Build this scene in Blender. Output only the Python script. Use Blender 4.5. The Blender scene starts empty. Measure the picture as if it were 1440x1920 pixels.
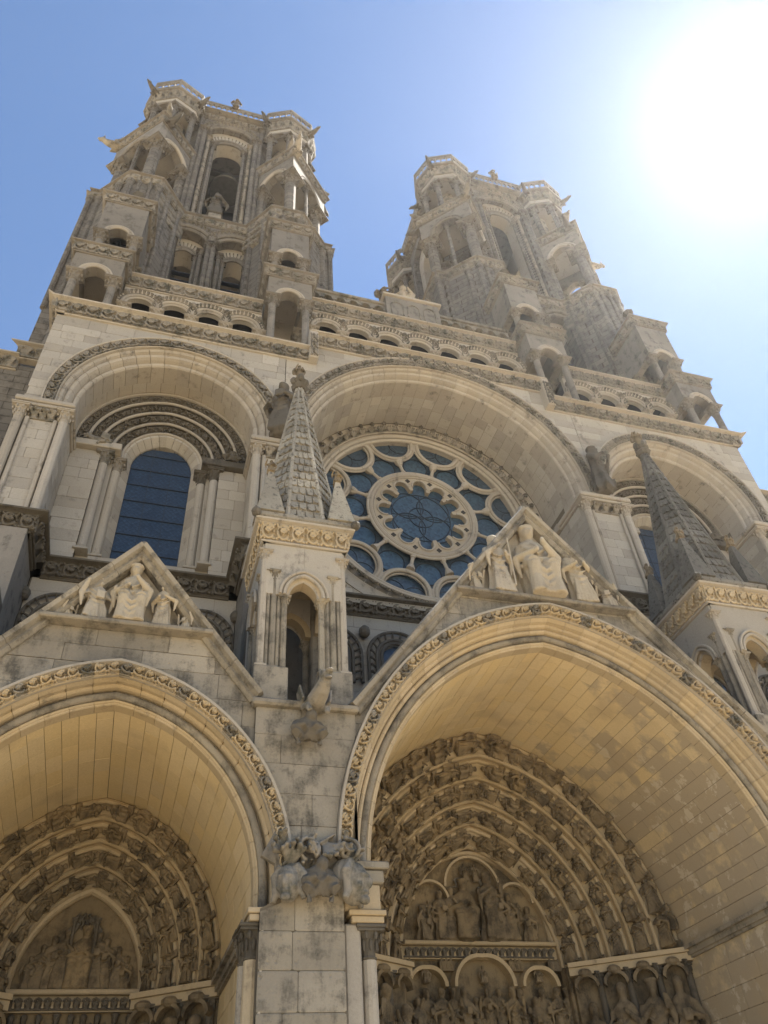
import bpy, math, random
import numpy as np
from math import sin, cos, pi, sqrt, acos, atan2, radians
from mathutils import Vector, Matrix, noise

random.seed(7)
scene = bpy.context.scene
col = scene.collection

# ------------------------------------------------------------------ camera
cam_data = bpy.data.cameras.new("camera")
cam = bpy.data.objects.new("camera", cam_data)
col.objects.link(cam)
yaw, pitch, roll = 0.34185, 0.75176, -0.08568
Fw = Vector((sin(yaw) * cos(pitch), cos(yaw) * cos(pitch), sin(pitch)))
Rt = Vector((cos(yaw), -sin(yaw), 0.0))
Up = Rt.cross(Fw)
R2 = Rt * cos(roll) + Up * sin(roll)
U2 = -Rt * sin(roll) + Up * cos(roll)
M = Matrix((( R2.x, U2.x, -Fw.x), (R2.y, U2.y, -Fw.y), (R2.z, U2.z, -Fw.z))).to_4x4()
M.translation = Vector((-7.3344, -11.2335, 1.6))
cam.matrix_world = M
cam_data.sensor_fit = 'VERTICAL'
cam_data.sensor_height = 24.0
cam_data.lens = 24.0 * 1459.97 / 1920.0
cam_data.clip_start = 0.1
cam_data.clip_end = 2000
scene.camera = cam

# ------------------------------------------------------------------ light
SUN_DIR = Vector((0.4988, 0.1754, 0.8488)).normalized()     # towards the sun
SUN_EL = math.asin(SUN_DIR.z)
SUN_AZ = atan2(SUN_DIR.x, SUN_DIR.y)
world = bpy.data.worlds.new("World")
scene.world = world
world.use_nodes = True
nt = world.node_tree
nt.nodes.clear()
out = nt.nodes.new("ShaderNodeOutputWorld")
bg = nt.nodes.new("ShaderNodeBackground")
sky = nt.nodes.new("ShaderNodeTexSky")
sky.sky_type = 'NISHITA'
sky.sun_disc = False
sky.sun_elevation = SUN_EL
sky.sun_rotation = SUN_AZ
sky.air_density = 1.0
sky.dust_density = 0.06
sky.ozone_density = 2.6
sky.altitude = 100
bg.inputs['Strength'].default_value = 0.05
# lens glow round the sun, put into the sky as disc and aureole
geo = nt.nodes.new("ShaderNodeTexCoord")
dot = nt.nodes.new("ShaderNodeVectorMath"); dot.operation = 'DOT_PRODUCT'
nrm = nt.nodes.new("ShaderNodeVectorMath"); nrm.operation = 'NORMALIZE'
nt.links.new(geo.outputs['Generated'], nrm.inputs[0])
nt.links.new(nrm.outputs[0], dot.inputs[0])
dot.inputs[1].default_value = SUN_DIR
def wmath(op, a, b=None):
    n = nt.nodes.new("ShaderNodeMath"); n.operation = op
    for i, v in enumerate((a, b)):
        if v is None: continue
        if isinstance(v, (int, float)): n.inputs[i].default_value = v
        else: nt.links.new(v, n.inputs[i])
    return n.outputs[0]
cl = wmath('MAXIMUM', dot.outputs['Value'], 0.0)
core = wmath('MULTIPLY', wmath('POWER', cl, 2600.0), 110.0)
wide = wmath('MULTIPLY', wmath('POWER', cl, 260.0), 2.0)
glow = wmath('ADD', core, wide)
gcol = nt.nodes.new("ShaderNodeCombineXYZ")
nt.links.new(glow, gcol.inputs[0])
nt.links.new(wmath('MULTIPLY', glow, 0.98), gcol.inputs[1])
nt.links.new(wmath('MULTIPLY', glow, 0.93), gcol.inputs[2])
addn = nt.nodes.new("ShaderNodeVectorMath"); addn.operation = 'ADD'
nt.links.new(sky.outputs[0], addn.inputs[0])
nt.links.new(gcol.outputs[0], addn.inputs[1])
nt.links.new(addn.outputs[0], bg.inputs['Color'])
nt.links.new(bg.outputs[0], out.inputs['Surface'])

sun_data = bpy.data.lights.new("sun", 'SUN')
sun_data.energy = 5.0
sun_data.angle = radians(0.55)
sun_data.color = (1.0, 0.955, 0.88)
sun = bpy.data.objects.new("sun", sun_data)
col.objects.link(sun)
sun.rotation_euler = (-SUN_DIR).to_track_quat('-Z', 'Y').to_euler()

scene.view_settings.view_transform = 'Standard'
scene.view_settings.look = 'None'
scene.view_settings.gamma = 1
scene.view_settings.exposure = 2.08

# ------------------------------------------------------------------ materials
def new_mat(name):
    m = bpy.data.materials.new(name)
    m.use_nodes = True
    n = m.node_tree.nodes
    b = n.get("Principled BSDF")
    return m, m.node_tree, b
def N(t, kind, **kw):
    n = t.nodes.new(kind)
    for k, v in kw.items():
        if k.startswith('i_'):
            n.inputs[k[2:].replace('_', ' ')].default_value = v
        else:
            setattr(n, k, v)
    return n
def mixc(t, fac, a, b, mode='MIX'):
    n = t.nodes.new("ShaderNodeMix"); n.data_type = 'RGBA'; n.blend_type = mode
    for sock, v in ((n.inputs[0], fac), (n.inputs[6], a), (n.inputs[7], b)):
        if hasattr(v, 'links'): t.links.new(v, sock)
        elif isinstance(v, (int, float)): sock.default_value = v
        else: sock.default_value = (*v, 1)
    return n.outputs[2]
def tmath(t, op, a, b=None, clamp=False):
    n = t.nodes.new("ShaderNodeMath"); n.operation = op; n.use_clamp = clamp
    for i, v in enumerate((a, b)):
        if v is None: continue
        if isinstance(v, (int, float)): n.inputs[i].default_value = v
        else: t.links.new(v, n.inputs[i])
    return n.outputs[0]
def ramp(t, fac, lo, hi):
    n = N(t, "ShaderNodeMapRange"); n.clamp = True
    n.inputs['From Min'].default_value = lo; n.inputs['From Max'].default_value = hi
    t.links.new(fac, n.inputs['Value'])
    return n.outputs['Result']
def noise_n(t, vec, scale, detail=4, rough=0.55):
    n = N(t, "ShaderNodeTexNoise", i_Scale=scale, i_Detail=detail, i_Roughness=rough)
    if vec is not None: t.links.new(vec, n.inputs['Vector'])
    return n.outputs['Fac']
def stone(name, base, alt, crust, crust_amt=0.35, var=0.12, streak=0.4, lichen=0.0, bricks=None, bump=1.0, rough=0.9, patch=None, nscale=1.0):
    m, t, b = new_mat(name)
    geo = N(t, "ShaderNodeNewGeometry")
    pos = geo.outputs['Position']
    big = noise_n(t, pos, 0.55, 5)
    mid = noise_n(t, pos, 3.2 * nscale, 6, 0.62)
    fine = noise_n(t, pos, 26.0, 5, 0.7)
    c = mixc(t, ramp(t, big, 0.35, 0.68), base, alt)
    info = N(t, "ShaderNodeObjectInfo")
    v = tmath(t, 'ADD', tmath(t, 'MULTIPLY', info.outputs['Random'], var * 2), 1 - var)
    c = mixc(t, 1.0, c, (1, 1, 1), 'MULTIPLY')
    hs = N(t, "ShaderNodeHueSaturation")
    t.links.new(c, hs.inputs['Color'])
    t.links.new(tmath(t, 'ADD', tmath(t, 'MULTIPLY', v, 1.0), tmath(t, 'MULTIPLY', tmath(t, 'SUBTRACT', fine, 0.5), 0.35)), hs.inputs['Value'])
    t.links.new(tmath(t, 'ADD', 0.93, tmath(t, 'MULTIPLY', tmath(t, 'FRACT', tmath(t, 'MULTIPLY', info.outputs['Random'], 7.31)), 0.14)), hs.inputs['Saturation'])
    c = hs.outputs[0]
    # soot and lichen crust: blotches broken up with vertical run-off streaks
    mp = N(t, "ShaderNodeMapping"); mp.inputs['Scale'].default_value = (1.0, 1.0, 0.16)
    t.links.new(pos, mp.inputs['Vector'])
    st = noise_n(t, mp.outputs[0], 3.4 * nscale, 7, 0.7)
    mask = tmath(t, 'ADD', tmath(t, 'MULTIPLY', mid, 1 - streak), tmath(t, 'MULTIPLY', st, streak))
    mask = tmath(t, 'ADD', mask, tmath(t, 'MULTIPLY', tmath(t, 'SUBTRACT', fine, 0.5), 0.22))
    th = 0.72 - 0.36 * crust_amt
    mk = ramp(t, mask, th - 0.02, th + 0.12)
    c = mixc(t, tmath(t, 'MULTIPLY', mk, 0.85), c, crust)
    if lichen > 0:
        sep = N(t, "ShaderNodeSeparateXYZ"); t.links.new(geo.outputs['Normal'], sep.inputs[0])
        lm = tmath(t, 'MULTIPLY', ramp(t, sep.outputs['Z'], 0.15, 0.75), ramp(t, mid, 0.3, 0.55))
        c = mixc(t, tmath(t, 'MULTIPLY', lm, lichen), c, (0.06, 0.06, 0.05))
    if patch:
        # older, greyer blocks on the right haunch of the big vault, with pale plaster left on them
        sx = N(t, "ShaderNodeSeparateXYZ"); t.links.new(pos, sx.inputs[0])
        reg = tmath(t, 'ADD', tmath(t, 'MULTIPLY', ramp(t, sx.outputs['X'], 0.6, 3.4), 0.75), tmath(t, 'MULTIPLY', tmath(t, 'SUBTRACT', noise_n(t, pos, 1.4, 5, 0.6), 0.5), 1.8))
        bl = tmath(t, 'ADD', reg, tmath(t, 'MULTIPLY', tmath(t, 'SUBTRACT', info.outputs['Random'], 0.5), 0.35))
        c = mixc(t, tmath(t, 'MULTIPLY', ramp(t, bl, 0.42, 0.62), 0.75), c, (0.36, 0.30, 0.225))
        c = mixc(t, tmath(t, 'MULTIPLY', tmath(t, 'MULTIPLY', ramp(t, noise_n(t, pos, 2.1, 6, 0.65), 0.56, 0.60), ramp(t, reg, 0.5, 0.7)), 0.8), c, (0.60, 0.53, 0.40))
        pn = noise_n(t, pos, 1.1, 3, 0.5)
        c = mixc(t, tmath(t, 'MULTIPLY', ramp(t, pn, 0.56, 0.72), 0.7), c, patch)
    hgt = tmath(t, 'ADD', tmath(t, 'MULTIPLY', fine, 0.5), tmath(t, 'MULTIPLY', mid, 0.9))
    if bricks:
        cmb = N(t, "ShaderNodeCombineXYZ"); sp = N(t, "ShaderNodeSeparateXYZ")
        t.links.new(pos, sp.inputs[0])
        t.links.new(tmath(t, 'ADD', sp.outputs['X'], tmath(t, 'MULTIPLY', sp.outputs['Y'], 0.37)), cmb.inputs[0])
        t.links.new(sp.outputs['Z'], cmb.inputs[1])
        br = N(t, "ShaderNodeTexBrick")
        br.inputs['Scale'].default_value = 1.0
        br.inputs['Brick Width'].default_value = bricks[0]
        br.inputs['Row Height'].default_value = bricks[1]
        br.inputs['Mortar Size'].default_value = 0.012
        br.inputs['Mortar Smooth'].default_value = 0.3
        br.inputs['Bias'].default_value = 0.0
        br.inputs['Color1'].default_value = (0.84, 0.84, 0.84, 1)
        br.inputs['Color2'].default_value = (1.1, 1.08, 1.04, 1)
        br.inputs['Mortar'].default_value = (0.5, 0.46, 0.4, 1)
        t.links.new(cmb.outputs[0], br.inputs['Vector'])
        c = mixc(t, 1.0, c, br.outputs['Color'], 'MULTIPLY')
        hgt = tmath(t, 'SUBTRACT', hgt, tmath(t, 'MULTIPLY', br.outputs['Fac'], 1.4))
    t.links.new(c, b.inputs['Base Color'])
    b.inputs['Roughness'].default_value = rough
    b.inputs['Specular IOR Level'].default_value = 0.2
    chip = N(t, 'ShaderNodeTexVoronoi', i_Scale=7.0); t.links.new(pos, chip.inputs['Vector'])
    hgt = tmath(t, 'ADD', hgt, tmath(t, 'MULTIPLY', ramp(t, chip.outputs['Distance'], 0.0, 0.18), 0.5))
    bp = N(t, "ShaderNodeBump"); bp.inputs['Strength'].default_value = 0.6 * bump
    bp.inputs['Distance'].default_value = 0.03
    t.links.new(hgt, bp.inputs['Height'])
    t.links.new(bp.outputs[0], b.inputs['Normal'])
    return m
M_ = {}
M_['wall'] = stone('limestone_wall', (0.375, 0.335, 0.272), (0.42, 0.38, 0.315), (0.14, 0.128, 0.108), 0.40, 0.14)
M_['moulding'] = stone('limestone_moulding', (0.42, 0.372, 0.30), (0.36, 0.318, 0.255), (0.10, 0.091, 0.077), 0.42, 0.08, bump=0.7)
M_['gold'] = stone('bounce_warmed_limestone', (0.66, 0.53, 0.315), (0.60, 0.475, 0.28), (0.30, 0.235, 0.15), 0.10, 0.06, patch=(0.46, 0.36, 0.225), bump=0.5)  # warm light bounced into the vaults is put into this base colour
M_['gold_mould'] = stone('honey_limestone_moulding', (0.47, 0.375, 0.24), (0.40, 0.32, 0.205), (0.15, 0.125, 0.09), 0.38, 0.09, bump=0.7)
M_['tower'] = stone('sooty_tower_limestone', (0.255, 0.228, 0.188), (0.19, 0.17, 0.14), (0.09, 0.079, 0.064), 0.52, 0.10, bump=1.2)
M_['grey'] = stone('weathered_limestone', (0.35, 0.305, 0.23), (0.22, 0.195, 0.155), (0.075, 0.068, 0.056), 0.60, 0.16, lichen=0.6, bump=1.5)
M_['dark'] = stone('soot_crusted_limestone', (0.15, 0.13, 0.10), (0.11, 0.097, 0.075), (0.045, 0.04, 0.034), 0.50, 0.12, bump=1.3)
M_['carve'] = stone('carved_limestone', (0.29, 0.257, 0.206), (0.20, 0.178, 0.143), (0.065, 0.067, 0.053), 0.62, 0.12, bump=1.0)
M_['figure'] = stone('carved_honey_limestone', (0.26, 0.20, 0.12), (0.18, 0.142, 0.09), (0.055, 0.046, 0.034), 0.66, 0.12, bump=0.8)  # base and crust also darkened to carry the portal's deep shade
M_['pale'] = stone('pale_sculpted_limestone', (0.46, 0.395, 0.29), (0.38, 0.32, 0.235), (0.11, 0.098, 0.078), 0.42, 0.05, bump=0.8)
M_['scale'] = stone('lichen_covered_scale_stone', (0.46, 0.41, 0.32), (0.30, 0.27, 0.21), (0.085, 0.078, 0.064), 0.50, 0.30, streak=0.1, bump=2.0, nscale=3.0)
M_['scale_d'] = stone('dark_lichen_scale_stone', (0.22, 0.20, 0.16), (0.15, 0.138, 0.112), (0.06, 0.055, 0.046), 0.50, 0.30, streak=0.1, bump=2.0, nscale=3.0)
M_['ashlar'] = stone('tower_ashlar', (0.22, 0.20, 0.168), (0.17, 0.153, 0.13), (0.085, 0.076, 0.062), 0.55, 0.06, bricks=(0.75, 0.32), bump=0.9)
M_['mortar'] = stone('lime_mortar', (0.17, 0.145, 0.105), (0.15, 0.13, 0.10), (0.08, 0.07, 0.06), 0.3, 0.02)
M_['paving'] = stone('plaza_paving', (0.61, 0.535, 0.415), (0.56, 0.49, 0.375), (0.32, 0.28, 0.21), 0.10, 0.05, bricks=(0.9, 0.6), streak=0)
def simple(name, colr, rough=0.5, metal=0.0, spec=0.5):
    m, t, b = new_mat(name)
    pos = N(t, "ShaderNodeNewGeometry").outputs['Position']
    nz = noise_n(t, pos, 5.0, 5)
    c = mixc(t, ramp(t, nz, 0.3, 0.7), [x * 0.75 for x in colr], [x * 1.2 for x in colr])
    t.links.new(c, b.inputs['Base Color'])
    b.inputs['Roughness'].default_value = rough
    b.inputs['Metallic'].default_value = metal
    b.inputs['Specular IOR Level'].default_value = spec
    return m
M_['iron'] = simple('dark_iron', (0.035, 0.04, 0.05), 0.6)
M_['lead'] = simple('lead_cames', (0.02, 0.026, 0.034), 0.6)
M_['slate'] = simple('grey_slate', (0.12, 0.12, 0.125), 0.7)
M_['louvre'] = simple('louvre_board', (0.05, 0.06, 0.075), 0.7)
M_['bronze'] = simple('bell_bronze', (0.10, 0.09, 0.07), 0.45, 0.6)
def glass(name, c1, c2, diam=0.0):
    m, t, b = new_mat(name)
    pos = N(t, "ShaderNodeNewGeometry").outputs['Position']
    vor = N(t, "ShaderNodeTexVoronoi", i_Scale=13.0)
    t.links.new(pos, vor.inputs['Vector'])
    c = mixc(t, noise_n(t, pos, 2.0, 4), c1, c2)
    vb = N(t, 'ShaderNodeRGBToBW'); t.links.new(vor.outputs['Color'], vb.inputs[0])
    c = mixc(t, 1.0, c, mixc(t, vb.outputs[0], (0.5, 0.5, 0.55), (1.5, 1.45, 1.35)), 'MULTIPLY')
    hgt = vor.outputs['Distance']
    if diam:
        sp = N(t, "ShaderNodeSeparateXYZ"); t.links.new(pos, sp.inputs[0])
        p1 = tmath(t, 'PINGPONG', tmath(t, 'MULTIPLY', tmath(t, 'ADD', sp.outputs['X'], sp.outputs['Z']), diam), 0.5)
        p2 = tmath(t, 'PINGPONG', tmath(t, 'MULTIPLY', tmath(t, 'SUBTRACT', sp.outputs['X'], sp.outputs['Z']), diam), 0.5)
        ln = ramp(t, tmath(t, 'MINIMUM', p1, p2), 0.03, 0.10)
        c = mixc(t, ln, (0.015, 0.02, 0.03), c)
    t.links.new(c, b.inputs['Base Color'])
    b.inputs['Roughness'].default_value = 0.3
    b.inputs['Specular IOR Level'].default_value = 0.6
    bp = N(t, "ShaderNodeBump"); bp.inputs['Strength'].default_value = 0.25; bp.inputs['Distance'].default_value = 0.02
    t.links.new(hgt, bp.inputs['Height']); t.links.new(bp.outputs[0], b.inputs['Normal'])
    return m
M_['glass'] = glass('blue_grey_leaded_glass', (0.03, 0.048, 0.07), (0.045, 0.075, 0.105))
M_['glass_d'] = glass('leaded_diamond_glass', (0.016, 0.03, 0.052), (0.028, 0.05, 0.08), 7.0)
M_['glass_c'] = glass('blue_rose_glass', (0.03, 0.058, 0.09), (0.042, 0.082, 0.118))
M_['void'] = simple('interior_shade_stone', (0.05, 0.045, 0.04), 0.95)  # near-black: the shade of the interiors is put into the stone colour

# ------------------------------------------------------------------ mesh helpers
class MB:
    def __init__(s): s.v = []; s.f = []
    def add(s, vs, fs):
        o = len(s.v); s.v.extend(tuple(p) for p in vs); s.f.extend(tuple(i + o for i in f) for f in fs); return s
    def addm(s, md, mat):
        """add numpy mesh data (v,f) through a 4x4 matrix"""
        v, f = md; A = np.array(mat)
        w = v @ A[:3, :3].T + A[:3, 3]
        o = len(s.v); s.v.extend(map(tuple, w.tolist())); s.f.extend(tuple(i + o for i in q) for q in f); return s
    def box(s, x0, x1, y0, y1, z0, z1):
        vs = [(x, y, z) for x in (x0, x1) for y in (y0, y1) for z in (z0, z1)]
        return s.add(vs, [(0, 1, 3, 2), (4, 6, 7, 5), (0, 4, 5, 1), (2, 3, 7, 6), (0, 2, 6, 4), (1, 5, 7, 3)])
    def cbox(s, x0, x1, y0, y1, z0, z1, c=0.02):
        """box with chamfered vertical & horizontal edges on the outline (24-vert chamfer box)"""
        X = (x0, x1); Y = (y0, y1); Z = (z0, z1)
        vs = []; idx = {}
        for i in (0, 1):
            for j in (0, 1):
                for k in (0, 1):
                    sx, sy, sz = (1 - 2 * i) * c, (1 - 2 * j) * c, (1 - 2 * k) * c
                    for a, p in enumerate(((X[i], Y[j] + sy, Z[k] + sz), (X[i] + sx, Y[j], Z[k] + sz), (X[i] + sx, Y[j] + sy, Z[k]))):
                        idx[(i, j, k, a)] = len(vs); vs.append(p)
        F = []
        for i in (0, 1): F.append([idx[(i, j, k, 0)] for j, k in ((0, 0), (1, 0), (1, 1), (0, 1))])
        for j in (0, 1): F.append([idx[(i, j, k, 1)] for i, k in ((0, 0), (1, 0), (1, 1), (0, 1))])
        for k in (0, 1): F.append([idx[(i, j, k, 2)] for i, j in ((0, 0), (1, 0), (1, 1), (0, 1))])
        for j in (0, 1):
            for k in (0, 1):
                F.append([idx[(0, j, k, 1)], idx[(1, j, k, 1)], idx[(1, j, k, 2)], idx[(0, j, k, 2)]])
        for i in (0, 1):
            for k in (0, 1):
                F.append([idx[(i, 0, k, 0)], idx[(i, 1, k, 0)], idx[(i, 1, k, 2)], idx[(i, 0, k, 2)]])
        for i in (0, 1):
            for j in (0, 1):
                F.append([idx[(i, j, 0, 0)], idx[(i, j, 1, 0)], idx[(i, j, 1, 1)], idx[(i, j, 0, 1)]])
                for k in (0, 1):
                    F.append([idx[(i, j, k, 0)], idx[(i, j, k, 1)], idx[(i, j, k, 2)]])
        return s.add(vs, F)
    def prism(s, poly, d):
        n = len(poly); d = Vector(d)
        a = [Vector(p) for p in poly]; b = [p + d for p in a]
        return s.add(a + b, [tuple(range(n)), tuple(range(2 * n - 1, n - 1, -1))] + [(i, i + n, (i + 1) % n + n, (i + 1) % n) for i in range(n)])
    def loft(s, secs, closed=True, caps=True, loop=False):
        n = len(secs[0]); o = len(s.v)
        for q in secs: s.v.extend(tuple(p) for p in q)
        m = len(secs)
        for i in range(m if loop else m - 1):
            i2 = (i + 1) % m
            for j in range(n if closed else n - 1):
                j2 = (j + 1) % n
                s.f.append((o + i * n + j, o + i2 * n + j, o + i2 * n + j2, o + i * n + j2))
        if caps and closed and not loop:
            s.f.append(tuple(o + j for j in range(n - 1, -1, -1)))
            s.f.append(tuple(o + (m - 1) * n + j for j in range(n)))
        return s
    def tube(s, path, rad, n=8, caps=True):
        path = [Vector(p) for p in path]
        if isinstance(rad, (int, float)): rad = [rad] * len(path)
        secs = []; up = Vector((0.13, 0.27, 0.95))
        for i, p in enumerate(path):
            t = (path[min(i + 1, len(path) - 1)] - path[max(i - 1, 0)]).normalized()
            a = t.cross(up)
            if a.length < 0.05: a = t.cross(Vector((1, 0, 0)))
            a.normalize(); b = t.cross(a)
            secs.append([p + (a * cos(2 * pi * k / n) + b * sin(2 * pi * k / n)) * rad[i] for k in range(n)])
        return s.loft(secs, True, caps)
    def lathe(s, prof, cx, cy, n=12, a0=0.0, ez=1.0):
        secs = [[(cx + r * cos(a0 + 2 * pi * k / n), cy + ez * r * sin(a0 + 2 * pi * k / n), z) for k in range(n)] for r, z in prof]
        return s.loft(secs, True, True)
    def ell(s, c, r, n=10, m=7, rot=None):
        c = Vector(c); secs = []
        for i in range(m + 1):
            t = -pi / 2 + pi * i / m
            ring = []
            for k in range(n):
                p = Vector((r[0] * max(cos(t), 0.02) * cos(2 * pi * k / n), r[1] * max(cos(t), 0.02) * sin(2 * pi * k / n), r[2] * sin(t)))
                if rot is not None: p = rot @ p
                ring.append(c + p)
            secs.append(ring)
        return s.loft(secs, True, True)
    def npd(s):
        return (np.array(s.v, dtype=float), list(s.f))

def worg(p):
    L = Vector((0, 0, 0))
    while p is not None:
        L += Vector(p.location); p = p.parent
    return L
def mk_mesh(name, v, f, mat, smooth=False):
    me = bpy.data.meshes.new(name)
    me.from_pydata([tuple(p) for p in v], [], f)
    if mat is not None: me.materials.append(M_[mat] if isinstance(mat, str) else mat)
    if smooth:
        me.polygons.foreach_set('use_smooth', [True] * len(me.polygons))
    me.update()
    return me
def build(mb, name, mat, parent=None, smooth=False, **props):
    L = worg(parent)
    me = mk_mesh(name, [(x - L.x, y - L.y, z - L.z) for x, y, z in mb.v], mb.f, mat, smooth)
    o = bpy.data.objects.new(name, me); col.objects.link(o)
    if parent is not None: o.parent = parent
    for k, v in props.items(): o[k] = v
    return o
def put(me, name, parent, mat4, **props):
    o = bpy.data.objects.new(name, me); col.objects.link(o)
    if parent is not None:
        o.parent = parent
        o.matrix_local = Matrix.Translation(-worg(parent)) @ mat4
    else: o.matrix_local = mat4
    for k, v in props.items(): o[k] = v
    return o
def thing(name, label, cat, loc=(0, 0, 0), group=None):
    o = bpy.data.objects.new(name, None); col.objects.link(o)
    o.location = loc; o.empty_display_size = 0.3
    o['label'] = label; o['category'] = cat
    if group: o['group'] = group
    return o
def copy_tree(o, parent=None, kids=None):
    if kids is None:
        kids = {}
        for q in bpy.data.objects:
            if q.parent is not None: kids.setdefault(q.parent.name, []).append(q)
    c = o.copy(); col.objects.link(c)
    if parent is not None: c.parent = parent
    for ch in kids.get(o.name, []): copy_tree(ch, c, kids)
    return c

# ------------------------------------------------------------------ arches
class Arch:
    def __init__(s, cx, sp, a, h):
        s.cx, s.s, s.a, s.h = cx, sp, a, h
        s.R = (a * a + h * h) / (2 * a); s.c = a - s.R
    def tm(s, d=0): return acos(max(-1, min(1, -s.c / (s.R + d))))
    def P(s, sg, t, d=0):
        th = t * s.tm(d)
        return (s.cx + sg * (s.c + (s.R + d) * cos(th)), s.s + (s.R + d) * sin(th))
    def top(s, d=0): return s.s + (s.R + d) * sin(s.tm(d))
    def half(s, z, d=0):
        if z <= s.s: return s.a + d
        if z >= s.top(d): return 0.0
        return s.c + sqrt(max(0, (s.R + d) ** 2 - (z - s.s) ** 2))
    def path(s, d=0, z0=None, n=16):
        """points left base -> apex -> right base: (x,z,key)"""
        L = []
        if z0 is not None and z0 < s.s - 1e-6: L.append((-1, None))
        L += [(-1, i / n) for i in range(n + 1)]
        R = [(1, i / n) for i in range(n - 1, -1, -1)]
        if z0 is not None and z0 < s.s - 1e-6: R.append((1, None))
        out = []
        for sg, t in L + R:
            if t is None: out.append((s.cx + sg * (s.a + d), z0))
            else: out.append(s.P(sg, t, d))
        return out
def sweep_arch(mb, arch, prof, z0=None, n=16):
    """prof: closed outline of (d,y)"""
    cols = [arch.path(d, z0, n) for d, y in prof]
    secs = [[(cols[j][i][0], prof[j][1], cols[j][i][1]) for j in range(len(prof))] for i in range(len(cols[0]))]
    mb.loft(secs, True, True); return mb
def roll(d, y, r, n=8):
    return [(d + r * cos(2 * pi * k / n), y + r * sin(2 * pi * k / n)) for k in range(n)]
def arc_pieces(parent, name, mat, arch, prof, n, z0=None, blk=0.45, gap=0.006, every=None, sub=2, ysh=0.0):
    """voussoirs: one shared mesh per side, turned about the arc centre"""
    tmx = arch.tm(max(d for d, y in prof))
    dth = tmx / n
    out = []
    for sg in (-1, 1):
        mb = MB(); secs = []
        for i in range(sub + 1):
            secs.append([((arch.R + d) * cos(th) * sg, y + (ysh if sg < 0 else 0), (arch.R + d) * sin(th)) for d, y in prof
                         for th in [gap / arch.R + (dth - gap / arch.R * 2) * i / sub]])
        mb.loft(secs, True, True)
        me = mk_mesh(name, mb.v, mb.f, mat)
        for k in range(n):
            if every and not every(sg, k, n): continue
            mtx = Matrix.Translation((arch.cx + sg * arch.c, 0, arch.s)) @ Matrix.Rotation(-sg * k * dth, 4, 'Y')
            o = put(me, name, parent, mtx); out.append(o)
        if z0 is not None and z0 < arch.s - 0.02:
            m = max(1, round((arch.s - z0) / blk)); hh = (arch.s - z0) / m
            mb = MB(); mb.loft([[(sg * (arch.a + d), y + (ysh if sg < 0 else 0), q) for d, y in prof] for q in (gap, hh - gap)], True, True)
            me2 = mk_mesh(name, mb.v, mb.f, mat)
            for k in range(m):
                out.append(put(me2, name, parent, Matrix.Translation((arch.cx, 0, z0 + k * hh))))
    return out
def arc_units(arch, d, size, y, z0=None, n=None, flip=False, apex=True):
    """matrices that lay a unit (x = along, z = outwards, y = depth) along an arch"""
    out = []
    for sg in (-1, 1):
        tm = arch.tm(d); L = tm * (arch.R + d)
        m = n or max(2, round(L / size))
        for k in range(m):
            th = (k + 0.5) / m * tm
            x = arch.cx + sg * (arch.c + (arch.R + d) * cos(th)); z = arch.s + (arch.R + d) * sin(th)
            Rm = Matrix.Rotation(sg * (pi / 2 - th), 4, 'Y')
            sc = L / m
            out.append((Matrix.Translation((x, y, z)) @ Rm, sc, sg))
        if z0 is not None and z0 < arch.s - size / 2:
            m2 = max(1, round((arch.s - z0) / size))
            for k in range(m2):
                z = z0 + (k + 0.5) * (arch.s - z0) / m2
                out.append((Matrix.Translation((arch.cx + sg * (arch.a + d), y, z)) @ Matrix.Rotation(sg * pi / 2, 4, 'Y'), (arch.s - z0) / m2, sg))
    return out

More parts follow.
